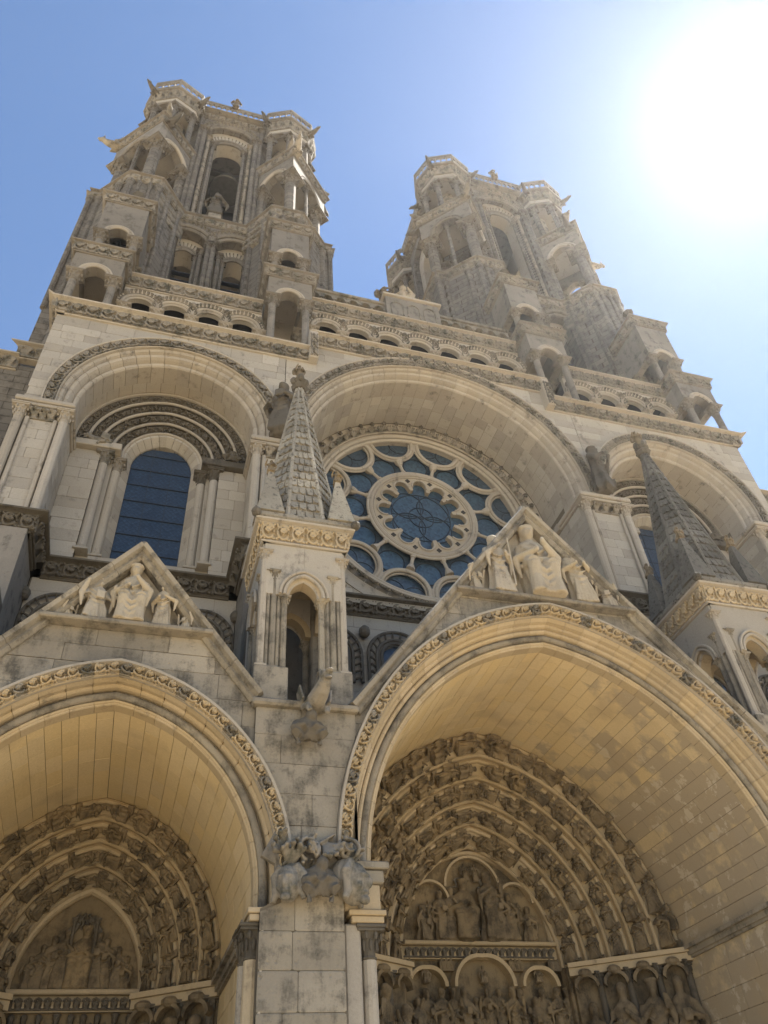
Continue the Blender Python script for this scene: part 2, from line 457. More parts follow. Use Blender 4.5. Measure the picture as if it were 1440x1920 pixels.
# ------------------------------------------------------------------ stone walls laid course by course
_unit = {}
def unit_block(mat, c=0.04):
    if mat not in _unit:
        mb = MB(); mb.cbox(0, 1, 0, 1, 0, 1, c)
        # thin chamfer only on the outer (y=0) face: flatten the rest
        _unit[mat] = mk_mesh('stone_block', mb.v, mb.f, mat)
    return _unit[mat]
def ashlar(parent, name, mat, O, u, nrm, z0, z1, lo, hi, ch=0.32, sl=0.75, dep=0.10, gap=0.007, rnd=0.25, seed=1, maxn=300, back=True, proud=0.008, bmat='mortar', bdep=0.3):
    """wall face in the plane through O spanned by u and z; stones stand out along nrm. lo/hi: functions of z"""
    rg = random.Random(seed)
    u = Vector(u).normalized(); nrm = Vector(nrm).normalized(); O = Vector(O)
    nrow = max(1, round((z1 - z0) / ch)); hz = (z1 - z0) / nrow
    items = []
    basis = Matrix(((u.x, -nrm.x, 0, 0), (u.y, -nrm.y, 0, 0), (0, 0, 1, 0), (0, 0, 0, 1)))
    for r in range(nrow):
        a, b = z0 + r * hz, z0 + (r + 1) * hz
        zs = [a + gap / 2 + (b - a - gap) * i / 4 for i in range(5)]
        los = [lo(z) for z in zs]; his = [hi(z) for z in zs]
        L, H = min(los), max(his)
        if H - L < 0.05: continue
        x = L - sl * rg.random() * 0.9
        while x < H:
            w = sl * (1 + rnd * (rg.random() * 2 - 1) * 1.6)
            if H - (x + w) < sl * 0.25: w = H - x + 0.01
            xa, xb = x + gap / 2, x + w - gap / 2
            x += w
            Ls = [max(xa, l) for l in los]; Hs = [min(xb, h) for h in his]
            ok = [h - l > 0.01 for l, h in zip(Ls, Hs)]
            if not any(ok): continue
            pr = rg.random() * proud
            full = all(abs(l - Ls[0]) < 1e-4 and abs(h - Hs[0]) < 1e-4 for l, h in zip(Ls, Hs)) and all(ok)
            if full:
                if Hs[0] - Ls[0] < 0.04: continue
                items.append(((Hs[0] - Ls[0]) * (b - a), ('f', Ls[0], Hs[0], zs[0], zs[-1], pr)))
            else:
                pts = [(l, z) for l, z, k in zip(Ls, zs, ok) if k]; ptr = [(h, z) for h, z, k in zip(Hs, zs, ok) if k]
                if len(pts) < 2: continue
                ar = sum(h - l for h, l, k in zip(Hs, Ls, ok) if k) / 5 * (b - a)
                if ar < 0.004: continue
                items.append((ar, ('p', pts + ptr[::-1], pr)))
    items.sort(key=lambda q: -q[0])
    me = unit_block(mat)
    rest = MB()
    for i, (ar, it) in enumerate(items):
        if it[0] == 'f':
            _, xa, xb, za, zb, pr = it
            mt = Matrix.Translation(O + u * xa + nrm * pr + Vector((0, 0, za))) @ basis @ Matrix.Diagonal((xb - xa, dep, zb - za, 1))
            if i < maxn: put(me, name, parent, mt)
            else:
                vs = [mt @ Vector((x, y, z)) for x in (0, 1) for y in (0, 1) for z in (0, 1)]
                rest.add(vs, [(0, 1, 3, 2), (4, 6, 7, 5), (0, 4, 5, 1), (2, 3, 7, 6), (0, 2, 6, 4), (1, 5, 7, 3)])
        else:
            _, poly, pr = it
            mb = MB() if i < maxn else rest
            mb.prism([O + u * x + nrm * pr + Vector((0, 0, z)) for x, z in poly], -nrm * dep)
            if i < maxn: build(mb, name, mat, parent)
    if rest.v: build(rest, name + '_fill', mat, parent, kind='stuff')
    if back:
        mb = MB(); n = max(4, int((z1 - z0) / 0.15)); sec = []
        for i in range(n + 1):
            z = z0 + (z1 - z0) * i / n; l, h = lo(z), hi(z)
            if h < l: h = l
            f0 = O - nrm * (0.016) + Vector((0, 0, z)); f1 = O - nrm * bdep + Vector((0, 0, z))
            sec.append([f0 + u * l, f0 + u * h, f1 + u * h, f1 + u * l])
        mb.loft(sec, True, True)
        build(mb, 'wall_core', bmat, parent)
    return len(items)

# ------------------------------------------------------------------ carved units (remeshed from overlapping volumes)
def carve(mb, vox, smooth_it=2, jitter=0.0, seed=1):
    me = bpy.data.meshes.new('carve_src'); me.from_pydata([tuple(p) for p in mb.v], [], mb.f)
    o = bpy.data.objects.new('carve_src', me); col.objects.link(o)
    md = o.modifiers.new('r', 'REMESH'); md.mode = 'VOXEL'; md.voxel_size = vox
    if smooth_it:
        ms = o.modifiers.new('s', 'SMOOTH'); ms.factor = 0.3; ms.iterations = smooth_it
    dg = bpy.context.evaluated_depsgraph_get(); ev = o.evaluated_get(dg); m2 = ev.to_mesh()
    v = np.empty(len(m2.vertices) * 3); m2.vertices.foreach_get('co', v); v = v.reshape(-1, 3)
    f = [tuple(p.vertices) for p in m2.polygons]
    ev.to_mesh_clear()
    bpy.data.objects.remove(o); bpy.data.meshes.remove(me)
    if jitter:
        v = v + np.array([noise.noise_vector(Vector(p) * (3.0 / max(vox * 12, .05)) + Vector((seed, 0, 0))) * jitter for p in v])
    return v, f
def md_mesh(name, md, mat, smooth=True): return mk_mesh(name, md[0], md[1], mat, smooth)

def u_scroll(seed=0, vox=0.05):
    rg = random.Random(seed); mb = MB()
    mb.box(-0.5, 0.5, 0.10, 0.20, -0.5, 0.5)
    ring = [(0.38 * cos(a), -0.10 - 0.06 * sin(a * 2 + seed), 0.38 * sin(a)) for a in [0.35 + 1.75 * pi * k / 16 for k in range(17)]]
    mb.tube(ring, 0.085, 6)
    for k in range(5):
        a = pi / 2 + (k - 2) * 0.72 + rg.uniform(-.15, .15)
        mb.tube([(0, 0, -.12), (.13 * cos(a), -.14, .13 * sin(a)), (.24 * cos(a), -.24, .24 * sin(a))], [.05, .075, .05], 6)
    mb.ell((0, -0.22, -0.06), (0.08, 0.09, 0.08), 8, 5)
    for s_ in (-1, 1):
        mb.tube([(s_ * .3, .1, .3), (s_ * 0.45, -0.16, 0.42)], [.07, .09], 6)
        mb.tube([(s_ * .3, .1, -.3), (s_ * 0.45, -0.16, -0.42)], [.07, .09], 6)
        mb.tube([(s_ * .38, .1, 0), (s_ * 0.38, -0.1, 0)], .07, 6)
    return carve(mb, vox, 1)
def u_leaf(seed=0, vox=0.05):
    rg = random.Random(seed); mb = MB()
    mb.box(-0.5, 0.5, 0.10, 0.20, -0.5, 0.5)
    for k in range(5):
        a = pi / 2 + (k - 2) * 0.6
        p = [(0.02 * cos(a), 0.08, -0.42), (0.25 * cos(a), -0.10, -0.1 + 0.15 * sin(a)), (0.42 * cos(a), -0.22, 0.05 + 0.32 * sin(a))]
        mb.tube(p, [0.06, 0.075, 0.07], 6)
        mb.ell((p[2][0], -.26, p[2][2] - .03), (0.10, 0.10, 0.10), 8, 5)
    mb.tube([(-0.5, -0.02, -0.44), (0.5, -0.02, -0.44)], 0.07, 6)
    return carve(mb, vox, 1)
def u_rosette(vox=0.06):
    mb = MB()
    for k in range(5):
        a = pi / 2 + 2 * pi * k / 5
        mb.ell((0.27 * cos(a), -0.06, 0.27 * sin(a)), (0.17, 0.13, 0.17), 8, 5)
    mb.ell((0, -0.2, 0), (0.13, 0.12, 0.13), 8, 5)
    return carve(mb, vox, 1)
def u_tangle(seed=0, vox=0.055):
    """dark foliage with deep undercutting and a small creature"""
    rg = random.Random(seed); mb = MB()
    for k in range(2):
        ph = rg.uniform(0, 6)
        mb.tube([(-0.55 + 1.1 * i / 8, -0.14 + 0.09 * cos(i + ph), 0.28 * sin(i * 0.85 + ph)) for i in range(9)], [0.075 + 0.03 * sin(i * 2 + ph) for i in range(9)], 6)
    for k in range(9):
        x, z = rg.uniform(-.42, .42), rg.uniform(-.38, .38)
        mb.tube([(x, .12, z), (x + rg.uniform(-.1, .1), -.2, z + rg.uniform(-.12, .12)), (x + rg.uniform(-.2, .2), -.36, z + rg.uniform(-.2, .2))], [.06, .085, .05], 6)
    mb.box(-0.5, 0.5, 0.08, 0.18, -0.46, 0.46)
    return carve(mb, vox, 1)
def u_crocket(vox=0.09):
    mb = MB()
    mb.tube([(0, 0.1, -0.4), (0, -0.15, -0.1), (0, -0.35, 0.2), (0, -0.45, 0.38)], [0.2, 0.16, 0.14, 0.12], 6)
    mb.ell((0, -0.45, 0.3), (0.24, 0.2, 0.2), 8, 5)
    return carve(mb, vox, 1)
SCROLL = [u_scroll(s_, 0.05) for s_ in (0, 3)]
SCROLL_LO = u_scroll(0, 0.095)
LEAF = [u_leaf(0, 0.05)]
LEAF_LO = u_leaf(0, 0.095)
ROSETTE = u_rosette()
TANGLE = [u_tangle(s_, 0.055) for s_ in range(4)]
CROCKET = u_crocket()

def robed(seed=0, pose='stand', vox=0.016, wings=False, arms=0, crown=False, hs=1.08):
    """a draped stone figure one unit high, facing -y, feet at z=0"""
    rg = random.Random(seed); mb = MB()
    H = dict(stand=1.0, sit=0.82, kneel=0.72)[pose]
    nf = rg.choice([6, 7, 9]); ph = rg.uniform(0, 6); lean = rg.uniform(-.05, .05)
    if pose == 'stand':
        S = [(0, .13, .10), (.05, .14, .11), (.25, .12, .10), (.42, .125, .10), (.55, .10, .08), (.66, .115, .08), (.75, .135, .08), (.80, .10, .065), (.83, .045, .045), (.87, .042, .042)]
    elif pose == 'sit':
        S = [(0, .13, .13), (.12, .12, .12), (.28, .14, .13), (.36, .14, .12), (.44, .105, .085), (.52, .115, .085), (.60, .14, .085), (.655, .10, .065), (.68, .045, .045), (.71, .042, .042)]
    else:
        S = [(0, .12, .22), (.08, .12, .20), (.2, .12, .13), (.32, .105, .09), (.42, .11, .08), (.5, .13, .08), (.555, .10, .065), (.585, .045, .045), (.62, .042, .042)]
    secs = []; n = 44
    for z, rx, ry in S:
        am = 0.20 * max(0, 1 - z / (H * 0.66)) + 0.03
        if z > H * 0.78: am = 0
        yo = 0.06 if pose == 'kneel' and z < .15 else (.03 if pose == 'sit' and z < .4 else 0)
        secs.append([(lean * z + rx * (1 + am * sin(nf * (2 * pi * k / n) + ph + z * 3) + am * 0.5 * sin((nf * 2 + 1) * (2 * pi * k / n) - ph)) * cos(2 * pi * k / n),
                      yo + ry * (1 + am * sin(nf * (2 * pi * k / n) + ph + z * 3)) * sin(2 * pi * k / n), z) for k in range(n)])
    mb.loft(secs, True, True)
    if pose == 'sit':
        for sg in (-1, 1):
            mb.tube([(sg * .06, .02, .35), (sg * .085, -.10, .36), (sg * .09, -.15, .33)], [.08, .075, .06], 9)
            mb.tube([(sg * .09, -.145, .33), (sg * .09, -.12, .18), (sg * .09, -.13, .0)], [.06, .055, .07], 9)
        mb.loft([[(x, y, .0) for x, y in ((-.13, -.06), (-.04, -.12), (.04, -.12), (.13, -.06), (.12, .08), (-.12, .08))], [(x, y, .33) for x, y in ((-.09, -.07), (-.04, -.12), (.04, -.12), (.09, -.07), (.10, .08), (-.10, .08))]], True, True)
        for k in range(8): mb.tube([(-.10 + .028 * k, -.13, .31), (-.11 + .032 * k + rg.uniform(-.015, .015), -.14, .13), (-.14 + .04 * k, -.15, .0)], [.010, .017, .020], 6)
        for k in range(3): mb.tube([(-.11, -.16, .33 - .08 * k), (0, -.15, .24 - .08 * k), (.11, -.16, .33 - .08 * k)], .02, 6)
    else:
        for k in range(6):
            x = -.10 + .04 * k
            mb.tube([(x * .7, -.08, .48 * H), (x + rg.uniform(-.02, .02), -.105, .25 * H), (x * 1.25, -.115, .02)], [.010, .022, .028], 6)
    hz = S[-1][0] + 0.055 * hs; hx = lean * hz + rg.uniform(-.01, .01)
    e_ = lambda c, r: mb.ell((hx + c[0] * hs, c[1] * hs - .01, hz + c[2] * hs), tuple(q * hs for q in r), 10, 7)
    e_((0, -.012, 0), (.050, .058, .070)); e_((0, .016, .02), (.064, .058, .064)); e_((0, .035, -.035), (.058, .035, .06))
    e_((0, -.073, -.006), (.012, .017, .02)); e_((0, -.060, .018), (.036, .012, .009)); e_((0, -.06, -.035), (.02, .012, .007))
    if rg.random() < .5: e_((0, -.05, -.06), (.036, .032, .038))
    if crown: mb.lathe([(.060, hz + .045), (.082, hz + .055), (.080, hz + .085), (.05, hz + .09)], hx, .0, 10)
    sz = S[-4][0] - 0.005
    poses = [((.20, -.03, sz - .18), (.05, -.17, sz - .13)), ((.20, -.02, sz - .19), (.12, -.15, sz - .27)), ((.21, -.08, sz - .12), (.17, -.17, sz + .06)), ((.17, -.10, sz - .16), (0.02, -.17, sz - .02))]
    for sg in (-1, 1):
        e, h = poses[(arms + (0 if sg < 0 else rg.randint(0, 3))) % 4]
        mb.tube([(sg * .11, .01, sz), (sg * e[0], e[1], e[2]), (sg * h[0], h[1], h[2])], [.05, .045, .026], 8)
        mb.ell((sg * h[0], h[1] - .012, h[2]), (.026, .022, .034), 6, 4)
        mb.tube([(sg * e[0], e[1], e[2]), (sg * e[0] * .86, e[1] * .8, e[2] - .20)], [.04, .012], 6)
    if arms in (1, 2): mb.box(-.05, .05, -.20, -.165, sz - .20, sz - .08)      # book
    if arms == 3: mb.tube([(.13, -.16, sz + .15), (.12, -.16, .1)], .013, 6)    # staff
    for k in range(4):
        z = .30 * H + k * .09 * H
        mb.tube([(-.11, -.06, z + .09), (-.02, -.115, z), (.10, -.085, z + .03 + .02 * k)], [.012, .022, .012], 6)
    if wings:
        for sg in (-1, 1):
            secs = []
            for t in (0, .35, .7, 1):
                x = .05 + .20 * t; top = sz + .10 + .10 * sin(t * pi) ; bot = sz - .30 - .12 * t
                secs.append([(sg * x, .07 + .05 * t, top), (sg * (x + .03), .085 + .05 * t, (top + bot) / 2), (sg * x, .07 + .05 * t, bot), (sg * (x - .01), .115 + .05 * t, (top + bot) / 2)])
            mb.loft(secs, True, True)
            for k in range(3): mb.tube([(sg * (.10 + .05 * k), .07, sz + .1), (sg * (.12 + .05 * k), .08, sz - .34)], .014, 5)
    mb.box(-.09, .09, -.08, .09, -.025, .012)
    return carve(mb, vox, 1)
FIG = [robed(1, 'stand', .019, arms=0), robed(2, 'stand', .019, arms=1), robed(5, 'stand', .019, True, arms=2), robed(4, 'sit', .019, arms=1), robed(9, 'sit', .019, True, arms=3), robed(6, 'kneel', .019, arms=2), robed(11, 'stand', .019, arms=3, crown=True), robed(13, 'sit', .019, arms=0, crown=True)]
FIG_HI = {'virgin': robed(21, 'sit', .0105, arms=0, crown=True), 's1': robed(22, 'stand', .0115, arms=3), 's2': robed(23, 'stand', .0125, arms=0), 'k1': robed(24, 'kneel', .0125, arms=2)}

# ================================================================== ground
g = MB(); n = 12
for i in range(n + 1):
    for j in range(n + 1): g.v.append((-600 + 1200 * i / n, -600 + 1200 * j / n, 0))
for i in range(n):
    for j in range(n): g.f.append((i * (n + 1) + j, (i + 1) * (n + 1) + j, (i + 1) * (n + 1) + j + 1, i * (n + 1) + j + 1))
build(g, 'ground', 'paving', None, kind='structure')

# ================================================================== shared little meshes
ME = {}
for i, s_ in enumerate(SCROLL): ME['scroll%d' % i] = md_mesh('carved_scroll', s_, 'gold_mould')
ME['scroll_g'] = md_mesh('carved_scroll', SCROLL[0], 'carve')
ME['scroll_d'] = md_mesh('carved_scroll', SCROLL[1], 'dark')
ME['leaf_g'] = md_mesh('carved_leaf', LEAF[0], 'carve')
ME['leaf_d'] = md_mesh('carved_leaf', LEAF[0], 'dark')
ME['console'] = md_mesh('archivolt_console', LEAF_LO, 'figure')
ME['rosette'] = md_mesh('rosette', ROSETTE, 'dark')
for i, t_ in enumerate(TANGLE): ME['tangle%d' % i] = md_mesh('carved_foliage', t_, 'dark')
for i, f_ in enumerate(FIG): ME['fig%d' % i] = md_mesh('carved_figure', f_, 'figure')
for i, f_ in enumerate(FIG): ME['figd%d' % i] = md_mesh('carved_figure', f_, 'dark')
for k_, f_ in FIG_HI.items(): ME[k_] = md_mesh('carved_figure', f_, 'pale')

def capital_md(n=10, leaf=True):
    """capital 1 high, 0.5 radius at the neck, abacus 1.3 half width"""
    mb = MB()
    mb.lathe([(.52, 0), (.60, .03), (.60, .08), (.5, .10), (.52, .3), (.62, .55), (.85, .78), (.9, .8)], 0, 0, n)
    for k in range(8):
        a = 2 * pi * k / 8
        mb.ell((.66 * cos(a), .66 * sin(a), .42), (.12, .12, .2), 6, 4)
        a += pi / 8
        mb.ell((.92 * cos(a), .92 * sin(a), .68), (.15, .15, .13), 6, 4)
    mb.cbox(-1.0, 1.0, -1.0, 1.0, .8, .9, .03)
    mb.cbox(-1.1, 1.1, -1.1, 1.1, .9, 1.0, .03)
    return mb.npd()
CAP = capital_md()
_capme = {}
def in_tower(p):
    while p is not None and p.parent is not None: p = p.parent
    return p is not None and p.name.startswith('bell_tower')
def column(parent, x, y, z0, z1, r, mat='moulding', caph=None, n=12, base=True, rot=0.0, cap_r=None, name='column', capmat=None):
    caph = caph or r * 2.6
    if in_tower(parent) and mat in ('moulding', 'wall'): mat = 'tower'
    mb = MB()
    if base:
        bh = r * 0.9
        mb.cbox(x - r * 1.5, x + r * 1.5, y - r * 1.5, y + r * 1.5, z0, z0 + bh * .6, r * .1)
        mb.lathe([(r * 1.4, z0 + bh * .6), (r * 1.5, z0 + bh * .85), (r * 1.3, z0 + bh * 1.1), (r * 1.12, z0 + bh * 1.25), (r * 1.2, z0 + bh * 1.4), (r, z0 + bh * 1.6), (r, z1 - caph)], x, y, n)
    else:
        mb.lathe([(r, z0), (r, z1 - caph)], x, y, n)
    o = build(mb, name, mat, parent)
    sm = [True] * len(o.data.polygons)
    cm = capmat or mat
    if cm not in _capme: _capme[cm] = mk_mesh('capital', CAP[0], CAP[1], cm)
    cr = (cap_r or r) * 1.0 / .52 * .95
    put(_capme[cm], 'capital', o if parent is None or parent.parent is None else parent, Matrix.Translation((x, y, z1 - caph)) @ Matrix.Rotation(rot, 4, 'Z') @ Matrix.Diagonal((cr, cr, caph, 1)))
    return o

def frame_mat(pos, right, up, back, s=(1, 1, 1)):
    r, u, b = Vector(right).normalized(), Vector(up).normalized(), Vector(back).normalized()
    return Matrix(((r.x * s[0], b.x * s[1], u.x * s[2], pos[0]), (r.y * s[0], b.y * s[1], u.y * s[2], pos[1]), (r.z * s[0], b.z * s[1], u.z * s[2], pos[2]), (0, 0, 0, 1)))

def cornice(parent, a, b, nrm, z, h=0.55, proj=0.22, unit='scroll_g', lo=None, slab='moulding', size=None, joined=None, name='cornice', ends=(0, 0), slope_top=0.0):
    """string course from a to b (xy points, viewer on the nrm side): top slab, carved cavetto under it"""
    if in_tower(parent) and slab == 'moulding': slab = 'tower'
    a = Vector((a[0], a[1], 0)); b = Vector((b[0], b[1], 0)); u = (b - a).normalized(); nv = Vector((nrm[0], nrm[1], 0)).normalized()
    L = (b - a).length
    prof = [(0, 0), (.045, .0), (.06, .025), (.045, .05), (.02, .07), (.03, h * .70), (proj * .7, h * .86), (proj + .03, h * .89), (proj + .04, h * .97), (proj, h + slope_top), (-.2, h + slope_top), (-.2, 0)]
    mb = MB()
    e0, e1 = ends
    secs = []
    for t, e in ((0, -e0), (L, e1)):
        secs.append([a + u * (t + e * max(q, 0)) + nv * q + Vector((0, 0, z + r_)) for q, r_ in prof])
    mb.loft(secs, True, True)
    o = build(mb, name, slab, parent)
    up_ = o if parent.parent is None else parent
    sz = size or h * .66
    m = max(1, round((L + (e0 + e1) * proj * .5) / sz))
    Lx = L + (e0 + e1) * proj * .5
    tilt = Matrix.Rotation(0.16, 4, 'X')
    jb = MB() if joined is not None else None
    for k in range(m):
        t = -e0 * proj * .5 + (k + .5) * Lx / m
        p = a + u * t + nv * (proj * .40) + Vector((0, 0, z + h * .47))
        mt = frame_mat(p, u if u.cross(nv).z < 0 else -u, (0, 0, 1), -nv, (1, 1, 1)) @ tilt @ Matrix.Diagonal((Lx / m, max(.26, proj * 1.3), h * .80, 1))
        if jb is not None: jb.addm(joined, mt)
        else: put(ME[unit], ME[unit].name.split('.')[0], up_, mt)
    if jb is not None and jb.v: build(jb, 'carved_frieze', 'carve', up_)
    return o

def archivolt_figures(parent, arch, d, y, size, keys, z0=None, seed=0, lean=.65):
    rg = random.Random(seed); k = 0
    for sg in (-1, 1):
        tm = arch.tm(d); L = (arch.R + d) * tm
        stilt = (arch.s - z0) if z0 is not None else 0
        m = max(1, round((L + stilt) / size)); st = (L + stilt) / m
        for i in range(m):
            q = i * st - stilt + st * .06
            if q < 0: x, z, T, Nn = arch.cx + sg * (arch.a + d), arch.s + q, Vector((0, 0, 1)), Vector((sg, 0, 0))
            else:
                th = q / L * tm; th2 = min(tm, th + .5 * st / (arch.R + d))
                x = arch.cx + sg * (arch.c + (arch.R + d) * cos(th)); z = arch.s + (arch.R + d) * sin(th)
                Nn = Vector((sg * cos(th2), 0, sin(th2))); T = Vector((-sg * sin(th2), 0, cos(th2)))
            f = (Vector((0, -1, 0)) * (1 - lean) + -Nn * lean).normalized()
            up = T; bk = -f; rt = bk.cross(up)
            key = rg.choice(keys)
            sc = st * rg.uniform(.98, 1.1)
            put(ME[key], 'archivolt_figure', parent, frame_mat((x, y, z), rt, up, bk, (sc * 1.45, sc * 1.4, sc)))
            q_ = Vector((x, y, z)) + up * (sc * .02) - bk * (sc * -.06)
            put(ME['console'], 'archivolt_console', parent, frame_mat(q_, rt, up, bk, (sc * .62, sc * .62, sc * .26)))
            # small canopy/console between the figures
            k += 1
    return k

def porch(root, cx, vault, zi, ext, yb, gable_apex, gslope, gz0, gxw, orders, tymp, spring_y, emb, course, relief_z, rl, seedo):
    """deep barrel-vaulted porch with its gable, archivolts, tympanum and jambs"""
    # --- front archivolt: voussoirs with rolls, then the carved hood band
    prof = [(0, .72), (0, .52), (.012, .50), (.035, .50), (.045, .475), (.07, .46), (.095, .475), (.10, .52), (.17, .53), (.215, .47), (.22, .36), (.235, .33), (.26, .315), (.285, .325), (.30, .36), (.315, .27), (.335, .25), (.36, .25), (.375, .16), (.40, .12), (ext - .22, .09), (ext - .22, .72)]
    if ext < .6: prof = [(a * .82, y) if a < ext - .3 else (a, y) for a, y in prof]; prof[-2] = (ext - .19, .10); prof[-1] = (ext - .19, .72); prof[-3] = (ext - .21, .2)
    nvs = max(8, round(vault.tm() * vault.R / .36))
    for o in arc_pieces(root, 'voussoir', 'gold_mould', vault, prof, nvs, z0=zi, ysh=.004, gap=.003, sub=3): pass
    kq = 1.0 if ext >= .6 else .82
    mb = MB(); sweep_arch(mb, vault, roll(.155 * kq, .445, .062, 10), zi, 28); build(mb, 'big_roll', 'grey', root, smooth=True)
    d1, d2 = (ext - .22 if ext >= .6 else ext - .19), ext
    mb = MB(); sweep_arch(mb, vault, [(d1 + .005, .72), (d1 + .005, .07), (d1 + .02, .03), (d1 + .05, .06), (d2 - .05, .05), (d2 - .02, -.10), (d2 + .02, -.10), (d2 + .03, .2), (d2 + .03, .72)], zi + .3, 22)
    build(mb, 'hood_moulding', 'moulding', root)
    uw = d2 - d1
    k = 0
    for mt, sc, sg in arc_units(vault, (d1 + d2) / 2 + .005, uw * 1.05, .0, zi + .35):
        key = 'scroll%d' % (k % 2) if (k * 7 % 5) else 'scroll_g'
        put(ME[key], 'carved_scroll', root, mt @ Matrix.Diagonal((sc, uw * 2.2, uw * .98, 1))); k += 1
    # --- barrel vault of dressed stones
    yf = .72
    tm = vault.tm(); ncs = max(8, round(tm * vault.R / course)); dth = tm / ncs
    gp = .004
    rg = random.Random(seedo)
    tot = 0; rest = MB()
    for sg in (-1, 1):
        mb = MB(); secs = []
        for i in range(3):
            th = gp / vault.R + (dth - 2 * gp / vault.R) * i / 2
            secs.append([(sg * (vault.R + d) * cos(th), y, (vault.R + d) * sin(th)) for d, y in ((0, 0), (0, 1), (.09, 1), (.09, 0))])
        mb.loft(secs, True, True)
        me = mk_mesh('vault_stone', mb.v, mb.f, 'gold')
        for k in range(ncs):
            y = yf + gp; first = True
            while y < yb - .02:
                L = rg.uniform(.42, .78)
                if first: L *= rg.uniform(.4, 1); first = False
                if yb - y - L < .2: L = yb - y
                mt = Matrix.Translation((vault.cx + sg * vault.c, y, vault.s)) @ Matrix.Rotation(-sg * k * dth, 4, 'Y') @ Matrix.Translation((sg * rg.uniform(0, .006), 0, 0)) @ Matrix.Diagonal((1, L - gp, 1, 1))
                tot += 1
                if tot <= 300: put(me, 'vault_stone', root, mt)
                else: rest.add([mt @ Vector(q) for q in mb.v], mb.f)
                y += L
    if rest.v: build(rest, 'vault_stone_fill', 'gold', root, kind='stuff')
    if zi < vault.s - .02:
        for sg in (-1, 1):
            y = yf + gp
            while y < yb - .02:
                L = rg.uniform(.5, .8)
                if yb - y - L < .2: L = yb - y
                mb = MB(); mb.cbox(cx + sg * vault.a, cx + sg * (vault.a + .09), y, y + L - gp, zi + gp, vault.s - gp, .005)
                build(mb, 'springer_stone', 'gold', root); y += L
    mb = MB(); sweep_arch(mb, vault, [(.02, yf - .02), (.02, yb + .3), (.6, yb + .3), (.6, yf - .02)], zi - .05, 24)
    build(mb, 'vault_backing', 'mortar', root)
    # --- archivolts: splayed orders carrying figures
    for k in range(len(orders) - 1):
        (d0, y0), (d1_, y1) = orders[k], orders[k + 1]
        base = arch_in = Arch(cx, spring_y, vault.a + .0, vault.h + (vault.s - spring_y) - .08) if False else vault
        w = d0 - d1_
        pr = [(d0, y0), (d0 - .05, y0 - .03), (d0 - .09, y0 - .0), (d0 - .10, y0 + .06), (d1_ + .08, y1 - .10), (d1_ + .06, y1 - .15), (d1_ + .02, y1 - .17), (d1_ - .01, y1 - .12), (d1_, y1), (d1_ + .02, y1 + .25), (d0 + .1, y1 + .25)]
        mb = MB(); sweep_arch(mb, vault, pr, spring_y, 18); build(mb, 'archivolt_moulding', 'gold_mould', root)
        keys = ['fig0', 'fig1', 'fig2', 'fig2', 'fig3', 'fig4', 'fig6', 'fig4'] if k < len(orders) - 2 else ['fig2', 'fig1', 'fig5']
        archivolt_figures(root, vault, (d0 + d1_) / 2 - .02, (y0 + y1) / 2 - .13, w * 1.42, keys, spring_y, seed=seedo + k)
    # --- tympanum
    tc, tsp, ta, th_, ty, tlow = tymp
    T = Arch(tc, tsp, ta, th_)
    mb = MB(); nn = 18; secs = []
    for i in range(nn + 1):
        z = tlow + (T.top() - .005 - tlow) * i / nn; hw = (T.half(z) if z > tsp else ta) + .08
        secs.append([(tc - hw, ty, z), (tc + hw, ty, z), (tc + hw, ty + .3, z), (tc - hw, ty + .3, z)])
    mb.loft(secs, True, True); build(mb, 'tympanum_panel', 'figure', root)
    mb = MB(); sweep_arch(mb, T, [(-.03, ty - .10), (.0, ty - .16), (.06, ty - .16), (.10, ty - .08), (.10, ty + .05), (-.03, ty + .05)], tsp, 14)
    build(mb, 'tympanum_arch', 'gold_mould', root)
    mb = MB(); mb.cbox(tc - ta - .12, tc + ta + .12, ty - .26, ty, tsp - .10, tsp - .02, .02)
    mb.box(tc - ta - .08, tc + ta + .08, ty - .12, ty, tsp - .34, tsp - .105)
    build(mb, 'lintel', 'gold_mould', root)
    jb = MB(); nl = round(ta * 2 / .16)
    for i in range(nl): jb.addm(LEAF_LO, Matrix.Translation((tc - ta + (i + .5) * 2 * ta / nl, ty - .15, tsp - .22)) @ Matrix.Diagonal((.17, .3, .2, 1)))
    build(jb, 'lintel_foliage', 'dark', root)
    # splayed jambs
    x0, y0, x1, y1 = emb
    for sg in (-1, 1):
        xa, xb = cx + sg * x0, cx + sg * x1
        u = Vector((xb - xa, y1 - y0, 0)); L = u.length; u.normalize()
        nv = Vector((u.y, -u.x, 0));
        if nv.y > 0: nv = -nv
        mb = MB()
        mb.prism([(xa, y0, 0), (xb, y1, 0), (xb, y1 + .8, 0), (xa + sg * .1, y1 + .8, 0), (xa + sg * .1, y0, 0)], (0, 0, spring_y - .02))
        build(mb, 'jamb_core', 'figure', root)
        mb = MB()
        for pz, pw in ((spring_y - .02, .26), (spring_y - .11, .20)):
            a = Vector((xa, y0, pz)); b = Vector((xb, y1, pz)); off = nv * pw
            mb.prism([a - u * .1, a - u * .1 + off, b + off + u * .05, b + u * .05], (0, 0, -.085 if pw > .22 else -.14))
        build(mb, 'impost', 'gold_mould', root)
        m = 4 if L > 2 else 3
